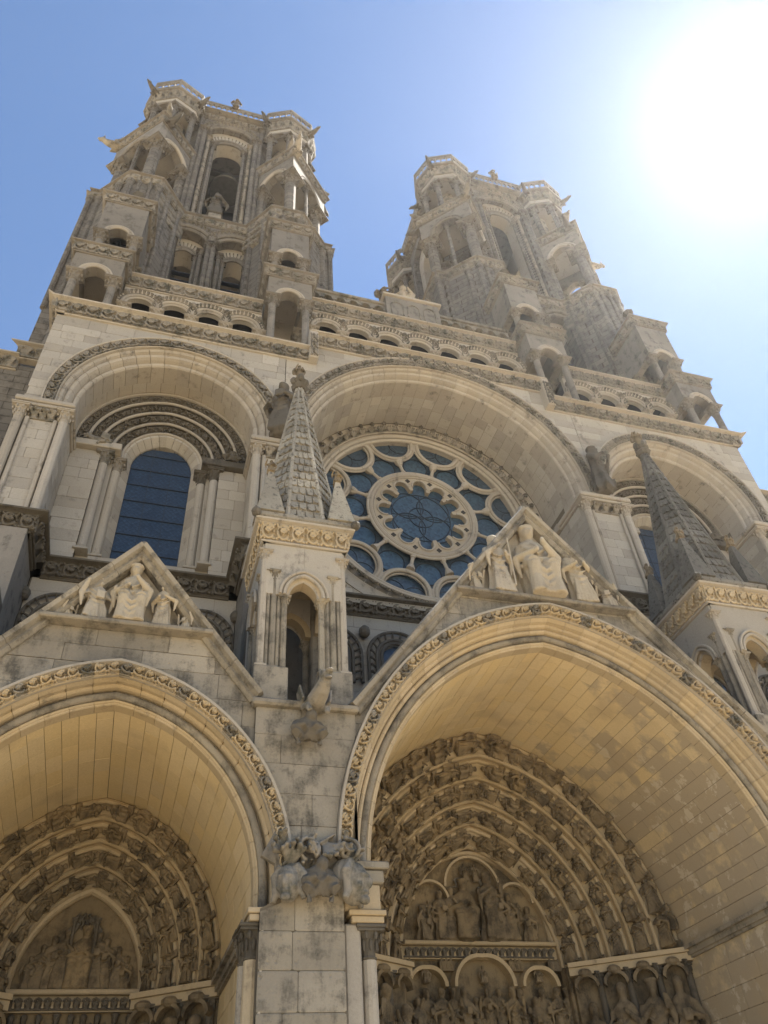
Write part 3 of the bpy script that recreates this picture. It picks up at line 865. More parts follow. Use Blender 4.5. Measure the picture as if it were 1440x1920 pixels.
        for i in range(m):
            c = Vector((xa, y0, 0)) + u * (i + .55) * L / m + nv * .06
            column(root, c.x - u.x * .26 * L / 2.4, c.y - u.y * .26 * L / 2.4, 0.0, spring_y - .22, .07, 'dark', .26, 8, base=False)
            for a_ in (Arch(0, 0, .2, .22),):
                mb = MB()
                pts = a_.path(0, None, 6)
                sec = []
                for x_, z_ in pts:
                    q = c + u * x_ + Vector((0, 0, spring_y - .52 + z_)); s2 = Vector((0, 0, 1)) * .055 + u * (x_ * .25)
                    sec.append([q + nv * .05, q + nv * .22, q + nv * .22 + s2, q + nv * .05 + s2])
                mb.loft(sec, True, True)
                mb.ell(c + nv * .16 + Vector((0, 0, spring_y - .24)), (.16, .12, .09), 8, 5)
                build(mb, 'statue_canopy', 'figure', root)
            key = ['fig1', 'fig6', 'fig0', 'fig3'][i % 4]
            rt = nv.cross(Vector((0, 0, 1)));
            put(ME[key], 'jamb_statue', root, frame_mat(c + nv * .16 + Vector((0, 0, spring_y - 2.25)), -nv.cross(Vector((0, 0, 1))), (0, 0, 1), -nv, (1.7, 1.5, 1.75)))
    return T

def side_wall(root, x, face, y0, y1, z1, sl=.62, ch=.38, seed=5):
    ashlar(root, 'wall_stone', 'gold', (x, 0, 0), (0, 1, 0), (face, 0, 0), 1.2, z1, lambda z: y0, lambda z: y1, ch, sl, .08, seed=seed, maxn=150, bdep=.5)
    mb = MB()
    for pw, za, zb in ((.10, z1, z1 + .10), (.17, z1 + .10, z1 + .17), (.06, z1 - .05, z1)):
        mb.box(min(x, x + face * pw), max(x, x + face * pw), y0 - .02, y1, za, zb)
    build(mb, 'string_course', 'grey', root)

def gable(root, cx, apex, slope, zb, hw, vault, ext, relief_z, relief_hw, figs, seed):
    gx = lambda z: max(0.0, (apex - z) / slope)
    zlo = vault.s - .3
    for sg in (-1, 1):
        if sg < 0:
            lo = lambda z: cx - min(hw, gx(z)); hi = lambda z: cx - vault.half(z, ext + .02)
        else:
            lo = lambda z: cx + vault.half(z, ext + .02); hi = lambda z: cx + min(hw, gx(z))
        ashlar(root, 'spandrel_stone', 'grey', (0, .08, 0), (1, 0, 0), (0, -1, 0), zlo, min(relief_z, vault.top(ext)), lo, hi, .42, .8, .1, seed=seed + sg, maxn=80, bdep=.5)
    zt = vault.top(ext)
    if relief_z > zt + .05:
        ashlar(root, 'spandrel_stone', 'grey', (0, .08, 0), (1, 0, 0), (0, -1, 0), zt + .004, relief_z, lambda z: cx - gx(z), lambda z: cx + gx(z), .36, .9, .1, seed=seed + 5, maxn=40, bdep=.5)
    # ledge and recessed relief panel
    mb = MB()
    w = gx(relief_z)
    mb.cbox(cx - w + .02, cx + w - .02, -.16, .3, relief_z + .002, relief_z + .09, .02); build(mb, 'relief_ledge', 'grey', root)
    mb = MB()
    mb.prism([(cx - w, .24, relief_z), (cx + w, .24, relief_z), (cx, .24, apex)], (0, .35, 0)); build(mb, 'relief_panel', 'pale', root)
    # coping with raised inner roll
    for sg in (-1, 1):
        zA, zB = zb, apex
        ax = cx + sg * (gx(zb)); mb = MB()
        p0 = Vector((ax, 0, zb)); p1 = Vector((cx, 0, apex)); t = (p1 - p0).normalized(); nn = Vector((t.z * sg, 0, -t.x * sg))
        if nn.z < 0: nn = -nn
        prof = [(-.16, .20), (-.16, .02), (-.11, -.04), (-.05, -.02), (-.02, -.12), (.05, -.14), (.10, .0), (.12, .5), (-.16, .5)]
        m = max(4, round((p1 - p0).length / .75))
        for i in range(m):
            a = p0 + (p1 - p0) * (i / m) + t * .004; b = p0 + (p1 - p0) * ((i + 1) / m) - t * .004
            mb = MB(); mb.loft([[q + nn * d + Vector((0, y + (.002 if sg < 0 else 0), 0)) for d, y in prof] for q in (a, b)], True, True)
            build(mb, 'coping_stone', 'grey', root)
    # finial
    mb = MB(); mb.lathe([(.06, apex), (.10, apex + .08), (.05, apex + .2)], cx, .1, 8); build(mb, 'gable_finial', 'grey', root)
    # pitched roof behind
    for sg in (-1, 1):
        mb = MB(); mb.prism([(cx + sg * (hw + .1), .5, zb - .2), (cx + sg * .002, .5, apex - .12), (cx + sg * .002, .5, apex - .02), (cx + sg * (hw + .1), .5, zb - .1)], (0, 4.8 - .5, 0))
        build(mb, 'roof_slope', 'slate', root)
    for key, x, sc, rz in figs:
        put(ME[key], 'relief_figure', root, Matrix.Translation((cx + x, .08, relief_z + .10)) @ Matrix.Rotation(rz, 4, 'Z') @ Matrix.Diagonal((sc * 1.05, sc, sc, 1)))

# ================================================================== central porch
cp = thing('central_porch', 'big central stone porch with honey barrel vault and gable relief of an enthroned lady', 'porch', (0, 0, 0))
VC = Arch(0, 5.65, 3.85, 4.5)
orders_c = [(0.0, 4.2), (-.5, 4.42), (-.9, 4.72), (-1.28, 5.06), (-1.66, 5.4), (-2.05, 5.75)]
T = porch(cp, 0, VC, 5.65, .64, 4.2, 13.45, 1.28, 8.1, 4.15, orders_c, (0, 6.14, 1.70, 1.80, 5.85, 2.5), 5.62, (3.86, 4.1, 1.86, 5.35), .27, 10.85, 0, 3)
gable(cp, 0, 13.45, 1.28, 8.1, 4.15, VC, .64, 10.85, 2.0,
      [('virgin', 0.0, 2.35, 0), ('s1', -.92, 1.62, .1), ('s2', .95, 1.62, -.1), ('k1', -1.52, 1.02, .5), ('k1', 1.55, 1.0, -.5)], 11)
# canopy arch over the relief group
side_wall(cp, 3.86, -1, .55, 4.15, 5.45, seed=5)
side_wall(cp, -3.86, 1, .55, 4.15, 5.45, seed=6)
# tympanum figures: crowned pair in the tall niche, attendants standing, two kneeling at the ends
ty = 5.76
for x, z in ((-.62, 6.9), (.62, 6.9), (-.3, 7.35), (.3, 7.35), (0, 6.35)):
    put(ME['leaf_g'], 'carved_leaf', cp, Matrix.Translation((x, 5.84, z)) @ Matrix.Diagonal((.22, .3, .2, 1)))
for key, x, sc, rz in [('fig7', -.30, 1.45, 0), ('fig6', .30, 1.38, .2), ('fig1', -.78, 1.0, .1), ('fig0', .80, .98, -.1), ('fig5', -1.22, .95, .5), ('fig5', 1.24, .95, -.5), ('fig2', .55, 1.1, 0), ('fig0', -.56, 1.08, 0)]:
    put(ME[key], 'tympanum_figure', cp, Matrix.Translation((x, ty - .04 - (.05 if sc > 1.2 else 0), 6.13)) @ Matrix.Rotation(rz, 4, 'Z') @ Matrix.Diagonal((sc * 1.15, sc, sc, 1)))
for ac, aw in ((-.0, .62), (-1.0, .38), (1.0, .38)):
    a_ = Arch(ac, 6.92 if aw < .5 else 7.22, aw, aw * 1.0); mb = MB(); sweep_arch(mb, a_, [(0, ty), (0, ty - .1), (.05, ty - .1), (.05, ty)], None, 8); build(mb, 'niche_arch', 'gold_mould', cp)
for x, z in ((-1.05, 6.75), (1.05, 6.75), (-.12, 7.55), (.12, 7.55)):
    put(ME['fig2'], 'tympanum_angel', cp, Matrix.Translation((x, 5.74, z - .2)) @ Matrix.Diagonal((.45, .4, .38, 1)))
# lower register: trefoil canopy arches with towers, row of figures
for ac, aw in ((-1.25, .36), (-.0, .62), (1.25, .36)):
    a_ = Arch(ac, 5.28, aw, aw * .85); mb = MB(); sweep_arch(mb, a_, [(0, 5.85), (0, 5.62), (.07, 5.60), (.09, 5.85)], None, 8); build(mb, 'canopy_arch', 'gold_mould', cp)
    put(ME['fig5'], 'canopy_angel', cp, Matrix.Translation((ac, 5.72, 5.36)) @ Matrix.Diagonal((.5, .45, .42, 1)))
for x in (-1.68, -.78, .78, 1.68):
    mb = MB(); mb.box(x - .16, x + .16, 5.70, 5.85, 5.58, 5.76)
    for q in (-.1, 0, .1): mb.lathe([(.04, 5.76), (.045, 5.80), (.0, 5.86)], x + q, 5.76, 6); mb.box(x + q - .02, x + q + .02, 5.69, 5.71, 5.62, 5.70)
    build(mb, 'miniature_town', 'figure', cp)
for i in range(15):
    x = -1.78 + 3.56 * i / 14; key = ['fig0', 'fig1', 'fig2', 'fig6', 'fig3'][(i * 3 + 1) % 5]
    sc = 1.08 if i not in (6, 7, 8) else .9
    put(ME[key], 'lintel_figure', cp, Matrix.Translation((x, 5.70 - .08 * (i % 2), 5.22 - sc * .97)) @ Matrix.Rotation(((i * 37) % 7 - 3) * .12, 4, 'Z') @ Matrix.Diagonal((sc, sc, sc, 1)))
for sg in (-1, 1):
    mb = MB(); mb.cbox(sg * 1.86 - .06, sg * 1.86 + .06, 5.45, 5.75, 0, 5.6, .02); build(mb, 'door_jamb', 'figure', cp)

# ================================================================== left porch
LC = -7.95
lp = thing('side_porch', 'smaller left stone porch with honey coloured vault and worn gable relief, left of the pier', 'porch', (LC, 0, 0))
VL = Arch(LC, 5.3, 2.34, 2.78)
orders_l = [(0.0, 4.05), (-.34, 4.3), (-.66, 4.55), (-.98, 4.85), (-1.28, 5.1)]
porch(lp, LC, VL, 5.0, .45, 4.05, 10.93, 1.265, 8.1, 2.2, orders_l, (LC, 5.12, 1.08, 1.58, 5.16, 2.5), 5.0, (2.36, 3.97, 1.12, 4.87), .27, 9.17, 0, 23)
gable(lp, LC, 10.93, 1.265, 8.15, 2.17, VL, .45, 9.17, 1.35, [('virgin', -.02, 1.5, 0), ('k1', -.60, 1.25, .35), ('s2', .52, .98, -.35), ('k1', -.98, .55, .6), ('k1', .92, .6, -.6)], 31)
side_wall(lp, LC + 2.36, -1, .5, 4.0, 4.8, seed=8)
side_wall(lp, LC - 2.36, 1, .5, 4.0, 4.8, seed=9)
for key, x, sc, rz in [('fig7', .0, 1.22, 0), ('fig1', -.46, .86, .2), ('fig2', .44, .84, -.2), ('fig5', -.80, .72, .4), ('fig5', .80, .74, -.4), ('fig0', -.66, .72, .1), ('fig1', .66, .70, -.1), ('fig0', -.30, .98, .1), ('fig1', .28, .96, -.1), ('fig5', -.34, .62, .3), ('fig5', .34, .62, -.3)]:
    put(ME[key], 'tympanum_figure', lp, Matrix.Translation((LC + x, 5.12, 5.1)) @ Matrix.Rotation(rz, 4, 'Z') @ Matrix.Diagonal((sc * 1.15, sc, sc, 1)))
for sg in (-1, 1):
    put(ME['figd2'], 'tympanum_angel', lp, Matrix.Translation((LC + sg * .26, 5.12, 6.0)) @ Matrix.Rotation(-sg * .6, 4, 'Y') @ Matrix.Diagonal((.5, .5, .42, 1)))
    column(lp, LC + sg * .2, 5.02, 5.1, 6.25, .028, 'dark', .1, 8, base=False)
for i in range(9):
    x = LC - .95 + 1.9 * i / 8
    put(ME[['figd0', 'figd1', 'figd2', 'figd6'][i % 4]], 'lintel_figure', lp, Matrix.Translation((x, 5.08, 3.85)) @ Matrix.Diagonal((.9, .8, .9, 1)))

# ================================================================== pier between the porches
def pier_edge(cx, sgn, z):
    small = 7.95 - (VL.half(z, .47) + .0) - 5.0 if z > 5.0 else .58        # distance from the pier axis to the small arch
    big = 5.0 - VC.half(z, .67) if z > 5.65 else .58
    a = min(.78, max(small, .3)) if z > 5.0 else .58
    b = min(.85, max(big, .3)) if z > 5.65 else .58
    return (-a, b) if sgn > 0 else (-b, a)
def pier(cx, sgn):
    """sgn=+1: the pier left of the central portal (big arch on its +x side)"""
    p = thing('porch_pier', 'stone pier between the left and central porches, with carved heads and corner columns' if sgn > 0 else 'stone pier on the far side of the central porch, under the right pinnacle', 'pier', (cx, 0, 0))
    ashlar(p, 'pier_stone', 'grey', (cx, 0, 0), (1, 0, 0), (0, -1, 0), 0.02, 7.98, (lambda z: pier_edge(cx, sgn, z)[0]), (lambda z: pier_edge(cx, sgn, z)[1]), .46, 1.0, .12, seed=41, maxn=90, bdep=4.6)
    s_ = sgn
    def bx(x0, x1, *r, c=.015):
        a, b = (cx + s_ * x0, cx + s_ * x1); return (min(a, b), max(a, b)) + r
    # left impost (small arch side)
    mb = MB(); mb.cbox(*bx(-.74, -.34, .02, .75, 4.93, 5.0), .01); mb.cbox(*bx(-.71, -.36, .05, .72, 4.84, 4.925), .01); build(mb, 'impost', 'gold_mould', p)
    column(p, cx - s_ * .62, .30, 0, 4.83, .105, 'gold_mould', .42, 12, base=False, capmat='dark')
    column(p, cx - s_ * .68, .58, 0, 4.83, .08, 'moulding', .42, 10, base=False, capmat='dark')
    mb = MB(); mb.cbox(*bx(-.56, -.52, .0, .1, 0, 4.84), .01); build(mb, 'edge_roll', 'moulding', p)
    # right impost (big arch side): high block, stub shaft, capital
    mb = MB(); mb.cbox(*bx(.62, 1.28, .0, .8, 5.55, 5.655), .015); mb.cbox(*bx(.66, 1.20, .04, .76, 5.36, 5.545), .02); build(mb, 'impost', 'grey', p)
    mb = MB(); mb.cbox(*bx(.60, 1.14, .08, .75, 5.0, 5.355), .02); build(mb, 'stub_shaft', 'gold_mould', p)
    mb = MB(); mb.cbox(*bx(.66, 1.20, .02, .78, 4.93, 5.0), .01); mb.cbox(*bx(.70, 1.17, .05, .75, 4.84, 4.925), .01); build(mb, 'impost', 'gold_mould', p)
    column(p, cx + s_ * .98, .26, 0, 4.83, .105, 'moulding', .42, 12, base=False, capmat='dark')
    mb = MB(); mb.cbox(*bx(.60, .84, .10, .75, 0, 4.84), .03); mb.cbox(*bx(.84, 1.10, .35, .75, 0, 4.84), .03); build(mb, 'corner_shaft', 'moulding', p)
    # ledge that dips between the two gables
    mb = MB(); mb.cbox(*bx(-.86, .90, -.12, .7, 7.98, 8.10), .03); build(mb, 'ledge', 'grey', p)
    return p
pr1 = pier(-5.0, 1)
pr2 = pier(5.0, -1)
pr3 = thing('corner_pier', 'plain stone pier at the far left corner of the left porch', 'pier', (-11.1, 0, 0))
ashlar(pr3, 'pier_stone', 'grey', (-11.1, 0, 0), (1, 0, 0), (0, -1, 0), 0.02, 8.1, lambda z: -.9, lambda z: .55, .46, 1.0, .12, seed=43, maxn=90, bdep=4.6)

# ================================================================== beasts and gargoyles
def beast(vox=.05, horns=False, wings=False):
    """projects along -y from the wall at y=0, about 1.3 long"""
    mb = MB()
    mb.tube([(0, .25, -.1), (0, -.1, -.06), (0, -.45, -.02), (0, -.75, .06), (0, -.98, .22)], [.26, .28, .26, .22, .17], 10)
    H0 = len(mb.v)
    mb.ell((0, -1.05, .46), (.15, .22, .16), 10, 7, Matrix.Rotation(-.2, 3, 'X'))
    mb.ell((0, -1.26, .50), (.10, .16, .065), 8, 6)
    mb.ell((0, -1.20, .33), (.085, .15, .05), 8, 6, Matrix.Rotation(.4, 3, 'X'))
    for sg in (-1, 1):
        mb.ell((sg * .12, -.95, .63), (.045, .05, .12), 6, 5)
        mb.ell((sg * .10, -1.13, .56), (.04, .05, .04), 6, 5)
        mb.tube([(sg * .2, -.1, -.05), (sg * .24, -.42, -.16), (sg * .2, -.5, -.34)], [.12, .09, .07], 7)
        if horns: mb.tube([(sg * .1, -.98, .6), (sg * .22, -1.0, .74), (sg * .2, -1.08, .9)], [.05, .04, .02], 6)
        if wings: mb.loft([[(sg * .22, .1, 0), (sg * .3, -.4, .1), (sg * .36, -.3, .55), (sg * .3, .1, .45)], [(sg * .28, .1, 0), (sg * .36, -.4, .1), (sg * .42, -.3, .55), (sg * .36, .1, .45)]], True, True)
    mb.v = [p if i < H0 else (p[0] * 1.15, p[1], p[2] - .16) for i, p in enumerate(mb.v)]
    for k in range(4): mb.ell((0, -.2 - .2 * k, .22 + .03 * k), (.05, .1, .09), 6, 4)
    return carve(mb, vox, 1)
BEAST = beast(.03, wings=True)
OX = beast(.07, horns=True)
GARG = beast(.075)
ME['beast'] = md_mesh('gargoyle', BEAST, 'carve', False)
ME['ox'] = md_mesh('ox_sculpture', OX, 'grey')
ME['garg'] = md_mesh('gargoyle', GARG, 'dark')
def crouch(seed=3, vox=.03):
    mb = MB(); rg = random.Random(seed)
    mb.ell((0, -.18, .45), (.26, .24, .26), 12, 8)
    mb.ell((.05, -.34, .68), (.12, .13, .14), 10, 7)
    for sg in (-1, 1):
        mb.tube([(sg * .2, -.2, .55), (sg * .3, -.38, .35), (sg * .08, -.46, .42)], [.1, .08, .06], 8)
        mb.tube([(sg * .14, -.2, .25), (sg * .28, -.45, .22), (sg * .2, -.35, .0)], [.12, .10, .07], 8)
    for k in range(6): mb.tube([(rg.uniform(-.25, .25), -.3, .1), (rg.uniform(-.3, .3), -.42, .35), (rg.uniform(-.2, .2), -.3, .6)], .03, 5)
    return carve(mb, vox, 1)
ME['crouch'] = md_mesh('crouching_figure', crouch(), 'dark', False)
def big_head(vox=.022):
    mb = MB()
    mb.ell((0, -.12, .0), (.20, .22, .29), 14, 10); mb.ell((0, .0, .10), (.25, .22, .26), 12, 8)
    mb.ell((0, -.35, -.02), (.04, .06, .09), 8, 6)
    mb.ell((0, -.30, .08), (.14, .06, .03), 8, 5); mb.ell((0, -.30, -.15), (.08, .05, .022), 8, 5)
    mb.ell((0, -.28, -.24), (.09, .08, .06), 8, 5)
    for sg in (-1, 1):
        mb.ell((sg * .075, -.30, .04), (.035, .03, .022), 8, 5); mb.ell((sg * .12, -.24, -.07), (.06, .06, .06), 8, 5)
        mb.tube([(sg * .12, -.14, .27), (sg * .24, -.12, .12), (sg * .22, -.12, -.15), (sg * .26, -.1, -.25)], [.07, .08, .06, .05], 7)
    return carve(mb, vox, 1)
ME['head'] = md_mesh('carved_head', big_head(), 'carve', False)

def statue(key, label, loc, sc, rz=0.0, mat=None, name='statue', cat='statue', group=None):
    o = bpy.data.objects.new(name, ME[key]); col.objects.link(o)
    o.location = loc; o.rotation_euler = (0, 0, rz); o.scale = (sc * 1.1, sc * 1.1, sc)
    o['label'] = label; o['category'] = cat
    if group: o['group'] = group
    return o
statue('beast', 'long winged stone beast gargoyle leaning out over the pier between the porches', (-4.88, -.02, 8.08), .56, .15, name='gargoyle', cat='gargoyle')
statue('crouch', 'small dark crouching stone figure under the big winged gargoyle', (-4.98, 0.02, 7.25), .74, 0, name='crouching_figure', cat='carving')
hd = thing('carved_head_group', 'cluster of big carved stone heads with foliage where the two porch arches meet', 'carving', (-4.8, -.02, 5.4))
for x, z, rz, s_ in ((-5.18, 5.25, -.5, .85), (-4.40, 5.28, .9, 1.0)):
    put(ME['head'], 'carved_head', hd, Matrix.Translation((x, -.06, z)) @ Matrix.Rotation(rz, 4, 'Z') @ Matrix.Diagonal((s_, s_, s_, 1)))
put(ME['crouch'], 'crouching_figure', hd, Matrix.Translation((-4.82, .0, 4.98)) @ Matrix.Diagonal((.75, .8, .75, 1)))
for k, (x, z) in enumerate(((-5.2, 5.62), (-4.95, 5.72), (-4.65, 5.72), (-4.38, 5.75), (-5.35, 5.75))):
    put(ME['scroll_g'] if k % 2 else ME['leaf_g'], 'carved_foliage', hd, Matrix.Translation((x, -.10, z)) @ Matrix.Rotation(k * 1.3, 4, 'Y') @ Matrix.Diagonal((.40, .8, .36, 1)))

# ================================================================== pinnacles
def pinnacle(cx, label, sm):
    p = thing('pinnacle', label, 'pinnacle', (cx, .9, 8.1), 'pinnacles over the porch piers')
    cy = .92; hw = .80
    # plinths and clustered shafts at the four corners
    for sx in (-1, 1):
        for sy in (-1, 1):
            x, y = cx + sx * .56, cy + sy * .56
            mb = MB(); mb.cbox(min(cx + sx * .27, cx + sx * .86), max(cx + sx * .27, cx + sx * .86), min(cy + sy * .27, cy + sy * .87), max(cy + sy * .27, cy + sy * .87), 8.1, 8.80, .02); build(mb, 'plinth', 'grey', p)
            mb = MB(); mb.cbox(min(cx + sx * .40, cx + sx * .73), max(cx + sx * .40, cx + sx * .73), min(cy + sy * .40, cy + sy * .73), max(cy + sy * .40, cy + sy * .73), 8.80, 11.3, .03); build(mb, 'corner_pier', 'grey', p)
            for (a_, b_, r_, zt) in ((.745, .745, .07, 11.36), (.55, .755, .055, 10.9), (.755, .55, .055, 10.9), (.35, .70, .06, 10.36), (.70, .35, .06, 10.36), (.46, .74, .03, 10.9), (.65, .765, .03, 10.9)):
                column(p, cx + sx * a_, cy + sy * b_, 8.80, zt, r_, 'moulding' if r_ > .06 else 'grey', .20 if r_ > .04 else .06, 8, name='shaft')
    # arched faces
    def face(rot):
        Rm = Matrix.Translation((cx, cy, 0)) @ Matrix.Rotation(rot, 4, 'Z') @ Matrix.Translation((-cx, -cy, 0))
        a_ = Arch(cx, 10.36, .29, .40)
        mb = MB(); n = 14; secs = []
        def T_(L_): return [Rm @ Vector(q) for q in L_]
        zz = [10.36 + (11.55 - 10.36) * i / n for i in range(n + 1)]
        for sg in (-1, 1):
            secs = []
            for z in zz:
                h = max(.002, a_.half(z, .12)); x0, x1 = sorted((cx + sg * h, cx + sg * .76))
                secs.append(T_([(x0, cy - .80, z), (x1, cy - .80, z), (x1, cy - .5, z), (x0, cy - .5, z)]))
            mb.loft(secs, True, True)
        build(mb, 'gable_wall', 'wall', p)
        for d, yy, r in ((.16, -.84, .035), (.08, -.82, .04), (.01, -.74, .035)):
            cols = [a_.path(d + q[0], None, 8) for q in roll(0, 0, r, 6)]
            ys = [cy + yy + q[1] for q in roll(0, 0, r, 6)]
            mb = MB(); mb.loft([T_([(cols[j][i][0], ys[j], cols[j][i][1]) for j in range(6)]) for i in range(len(cols[0]))], True, True)
            build(mb, 'arch_moulding', 'moulding', p)
        mb = MB(); cols = [a_.path(d, None, 8) for d in (0, .13, .13, 0)]; ys = [cy - .78, cy - .78, cy - .45, cy - .45]
        mb.loft([T_([(cols[j][i][0], ys[j], cols[j][i][1]) for j in range(4)]) for i in range(len(cols[0]))], True, True)
        build(mb, 'arch_soffit', 'gold_mould', p)
    for k in range(4): face(k * pi / 2)
    mb = MB(); mb.box(cx - .6, cx + .6, cy - .6, cy + .6, 11.3, 11.5); build(mb, 'ceiling_slab', 'gold_mould', p)
    for a, b, nv in (((cx - .8, cy - .8), (cx + .8, cy - .8), (0, -1)), ((cx - .8, cy + .8), (cx - .8, cy - .8), (-1, 0)), ((cx + .8, cy - .8), (cx + .8, cy + .8), (1, 0))):
        cornice(p, a, b, nv, 11.56, .52, .16, unit='scroll0', ends=(1, 1), size=.30)
    mb = MB(); mb.cbox(cx - .98, cx + .98, cy - .98, cy + .98, 12.1, 12.26, .04); build(mb, 'roof_slab', sm, p)
    for sx in (-1, 1):
        mb = MB(); mb.ell((cx + sx * 1.0, cy - 1.0, 12.15), (.10, .12, .10), 8, 6); build(mb, 'corner_spout', 'dark', p)
    # octagonal scaled spire, course by course
    n = 20; z0, z1 = 12.26, 17.55; r0 = .86
    for i in range(n):
        a, b = z0 + (z1 - z0) * i / n, z0 + (z1 - z0) * (i + 1) / n
        ra = r0 * (1 - (a - z0) / (z1 - z0)) + .07; rb = r0 * (1 - (b - z0) / (z1 - z0)) + .07
        mb = MB(); rgs = random.Random(i * 7 + int(cx)); mb.lathe([(ra - .02, a), (rb - .02, b)], cx, cy, 8, pi / 8)
        m = 4 if i < 9 else (3 if i < 15 else 2)
        for k in range(8):
            a1, a2 = pi / 8 + k * pi / 4, pi / 8 + (k + 1) * pi / 4
            for j in range(m):
                f0, f1 = (j + .03 + .5 * (i % 2) - (.25 if i % 2 else 0)) / m, (j + .97 + .5 * (i % 2) - (.25 if i % 2 else 0)) / m
                f0, f1 = max(0, f0), min(1, f1)
                pr = rgs.uniform(.0, .03); dz = rgs.uniform(-.02, .02)
                def q_(r, f, z): return Vector((cx + r * (cos(a1) * (1 - f) + cos(a2) * f), cy + r * (sin(a1) * (1 - f) + sin(a2) * f), z))
                fm = (f0 + f1) / 2
                mb.loft([[q_(ra + .02 + pr, f0 + .02, a + dz + .05), q_(ra + .03 + pr, fm, a + dz), q_(ra + .02 + pr, f1 - .02, a + dz + .05), q_(ra - .03, f1, a + .03), q_(ra - .03, f0, a + .03)],
                         [q_(rb + .012, f0, b), q_(rb + .012, fm, b), q_(rb + .012, f1, b), q_(rb - .04, f1, b), q_(rb - .04, f0, b)]], True, True)
        build(mb, 'spire_course', sm, p)
    for k in range(8):
        a = pi / 8 + k * pi / 4
        mb = MB(); mb.tube([(cx + (r0 + .09) * cos(a), cy + (r0 + .09) * sin(a), z0), (cx + .08 * cos(a), cy + .08 * sin(a), z1)], [.05, .03], 6)
        build(mb, 'spire_rib', sm, p)
    for sx in (-1, 1):
        for sy in (-1, 1):
            x, y = cx + sx * .72, cy + sy * .72
            mb = MB(); mb.lathe([(.40, 12.26), (.36, 12.4), (.05, 13.65)], x, y, 4, pi / 4); build(mb, 'corner_spirelet', sm, p)
            put(ME['fig5'], 'spirelet_figure', p, Matrix.Translation((x, y, 13.58)) @ Matrix.Diagonal((.6, .6, .5, 1)))
    # gabled dormers on the spire faces
    mb = MB(); mb.lathe([(.16, 17.5), (.22, 17.6), (.12, 17.72), (.2, 17.82), (.05, 17.95)], cx, cy, 8); build(mb, 'finial', 'dark', p)
    for k in range(4):
        a = k * pi / 2
        mb = MB(); mb.ell((cx + .16 * cos(a), cy + .16 * sin(a), 17.85), (.09, .09, .13), 6, 5); build(mb, 'finial_leaf', 'dark', p)
    return p
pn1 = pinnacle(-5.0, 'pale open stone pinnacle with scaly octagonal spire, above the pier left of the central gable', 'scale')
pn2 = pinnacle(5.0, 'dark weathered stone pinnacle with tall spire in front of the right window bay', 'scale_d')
statue('fig2', 'weathered angel statue standing on the tip of the left spire', (-5.0, .92, 17.9), .62, .3)
statue('fig2', 'weathered angel statue standing on the tip of the right spire', (5.0, .92, 17.9), .62, -.4)
statue('figd1', 'tall dark saint statue standing on the buttress top behind the left spire', (-5.05, 3.0, 18.06), 2.3, -.5)
statue('figd6', 'dark saint statue standing on the buttress top left of the right window arch', (5.0, 3.0, 18.06), 2.0, .5)

# ================================================================== west front wall
wf = thing('west_front', 'pale stone cathedral facade wall with three deep round arches, buttresses and carved cornices', 'facade', (0, 3.3, 0))
BAY = [(-10.57, -5.78), (-4.25, 4.25), (5.78, 10.57)]
PIER = [(-11.8, -10.57), (-5.78, -4.25), (4.25, 5.78), (10.57, 11.8)]
ACu = Arch(0, 18.35, 4.25, 4.28)
ASl = Arch(-8.175, 18.5, 2.395, 2.45); ASr = Arch(8.175, 18.5, 2.395, 2.45)
# walls under the sill string
for (a, b), nm in zip(BAY, 'lcr'):
    ashlar(wf, 'wall_stone', 'wall', (0, 4.62, 0), (1, 0, 0), (0, -1, 0), 10.85 if nm == 'c' else 8.6, 13.45, lambda z: a, lambda z: b, .36, .9, .1, seed=ord(nm[0]), maxn=0, bdep=.3)
    m = 3 if nm != 'c' else 5
    w = (b - a) / m
    for i in range(m):
        c = a + (i + .5) * w; A_ = Arch(c, 12.2, .42, .42)
        for d, yy, r in ((.0, 4.5, .05), (.12, 4.52, .05), (.34, 4.5, .05)):
            mb = MB(); sweep_arch(mb, A_, roll(d, yy, r, 6), 11.4, 10); build(mb, 'blind_arch_moulding', 'dark', wf)
        jb = MB()
        for mt, sc, sg in arc_units(A_, .23, .2, 4.52, 11.4): jb.addm(CROCKET, mt @ Matrix.Diagonal((.2, .22, .2, 1)))
        build(jb, 'dogtooth_ring', 'dark', wf)
        mb = MB(); n_ = 8; secs = []
        for q in range(n_ + 1):
            z = 11.2 + (A_.top(-.03) - 11.2 - .004) * q / n_; h = max(.01, A_.half(z, -.03))
            secs.append([(c - h, 4.585, z), (c + h, 4.585, z), (c + h, 4.61, z), (c - h, 4.61, z)])
        mb.loft(secs, True, True); build(mb, 'small_window_pane', 'glass_d', wf)
    for i in range(m + 1):
        mb = MB(); mb.ell((a + i * w, 4.45, 12.85), (.15, .17, .17), 8, 6); build(mb, 'corbel_head', 'dark', wf)
    cornice(wf, (a + .2, 4.62), (b - .2, 4.62), (0, -1), 13.42, .5, .32, unit='scroll_d', slab='dark', size=.45)
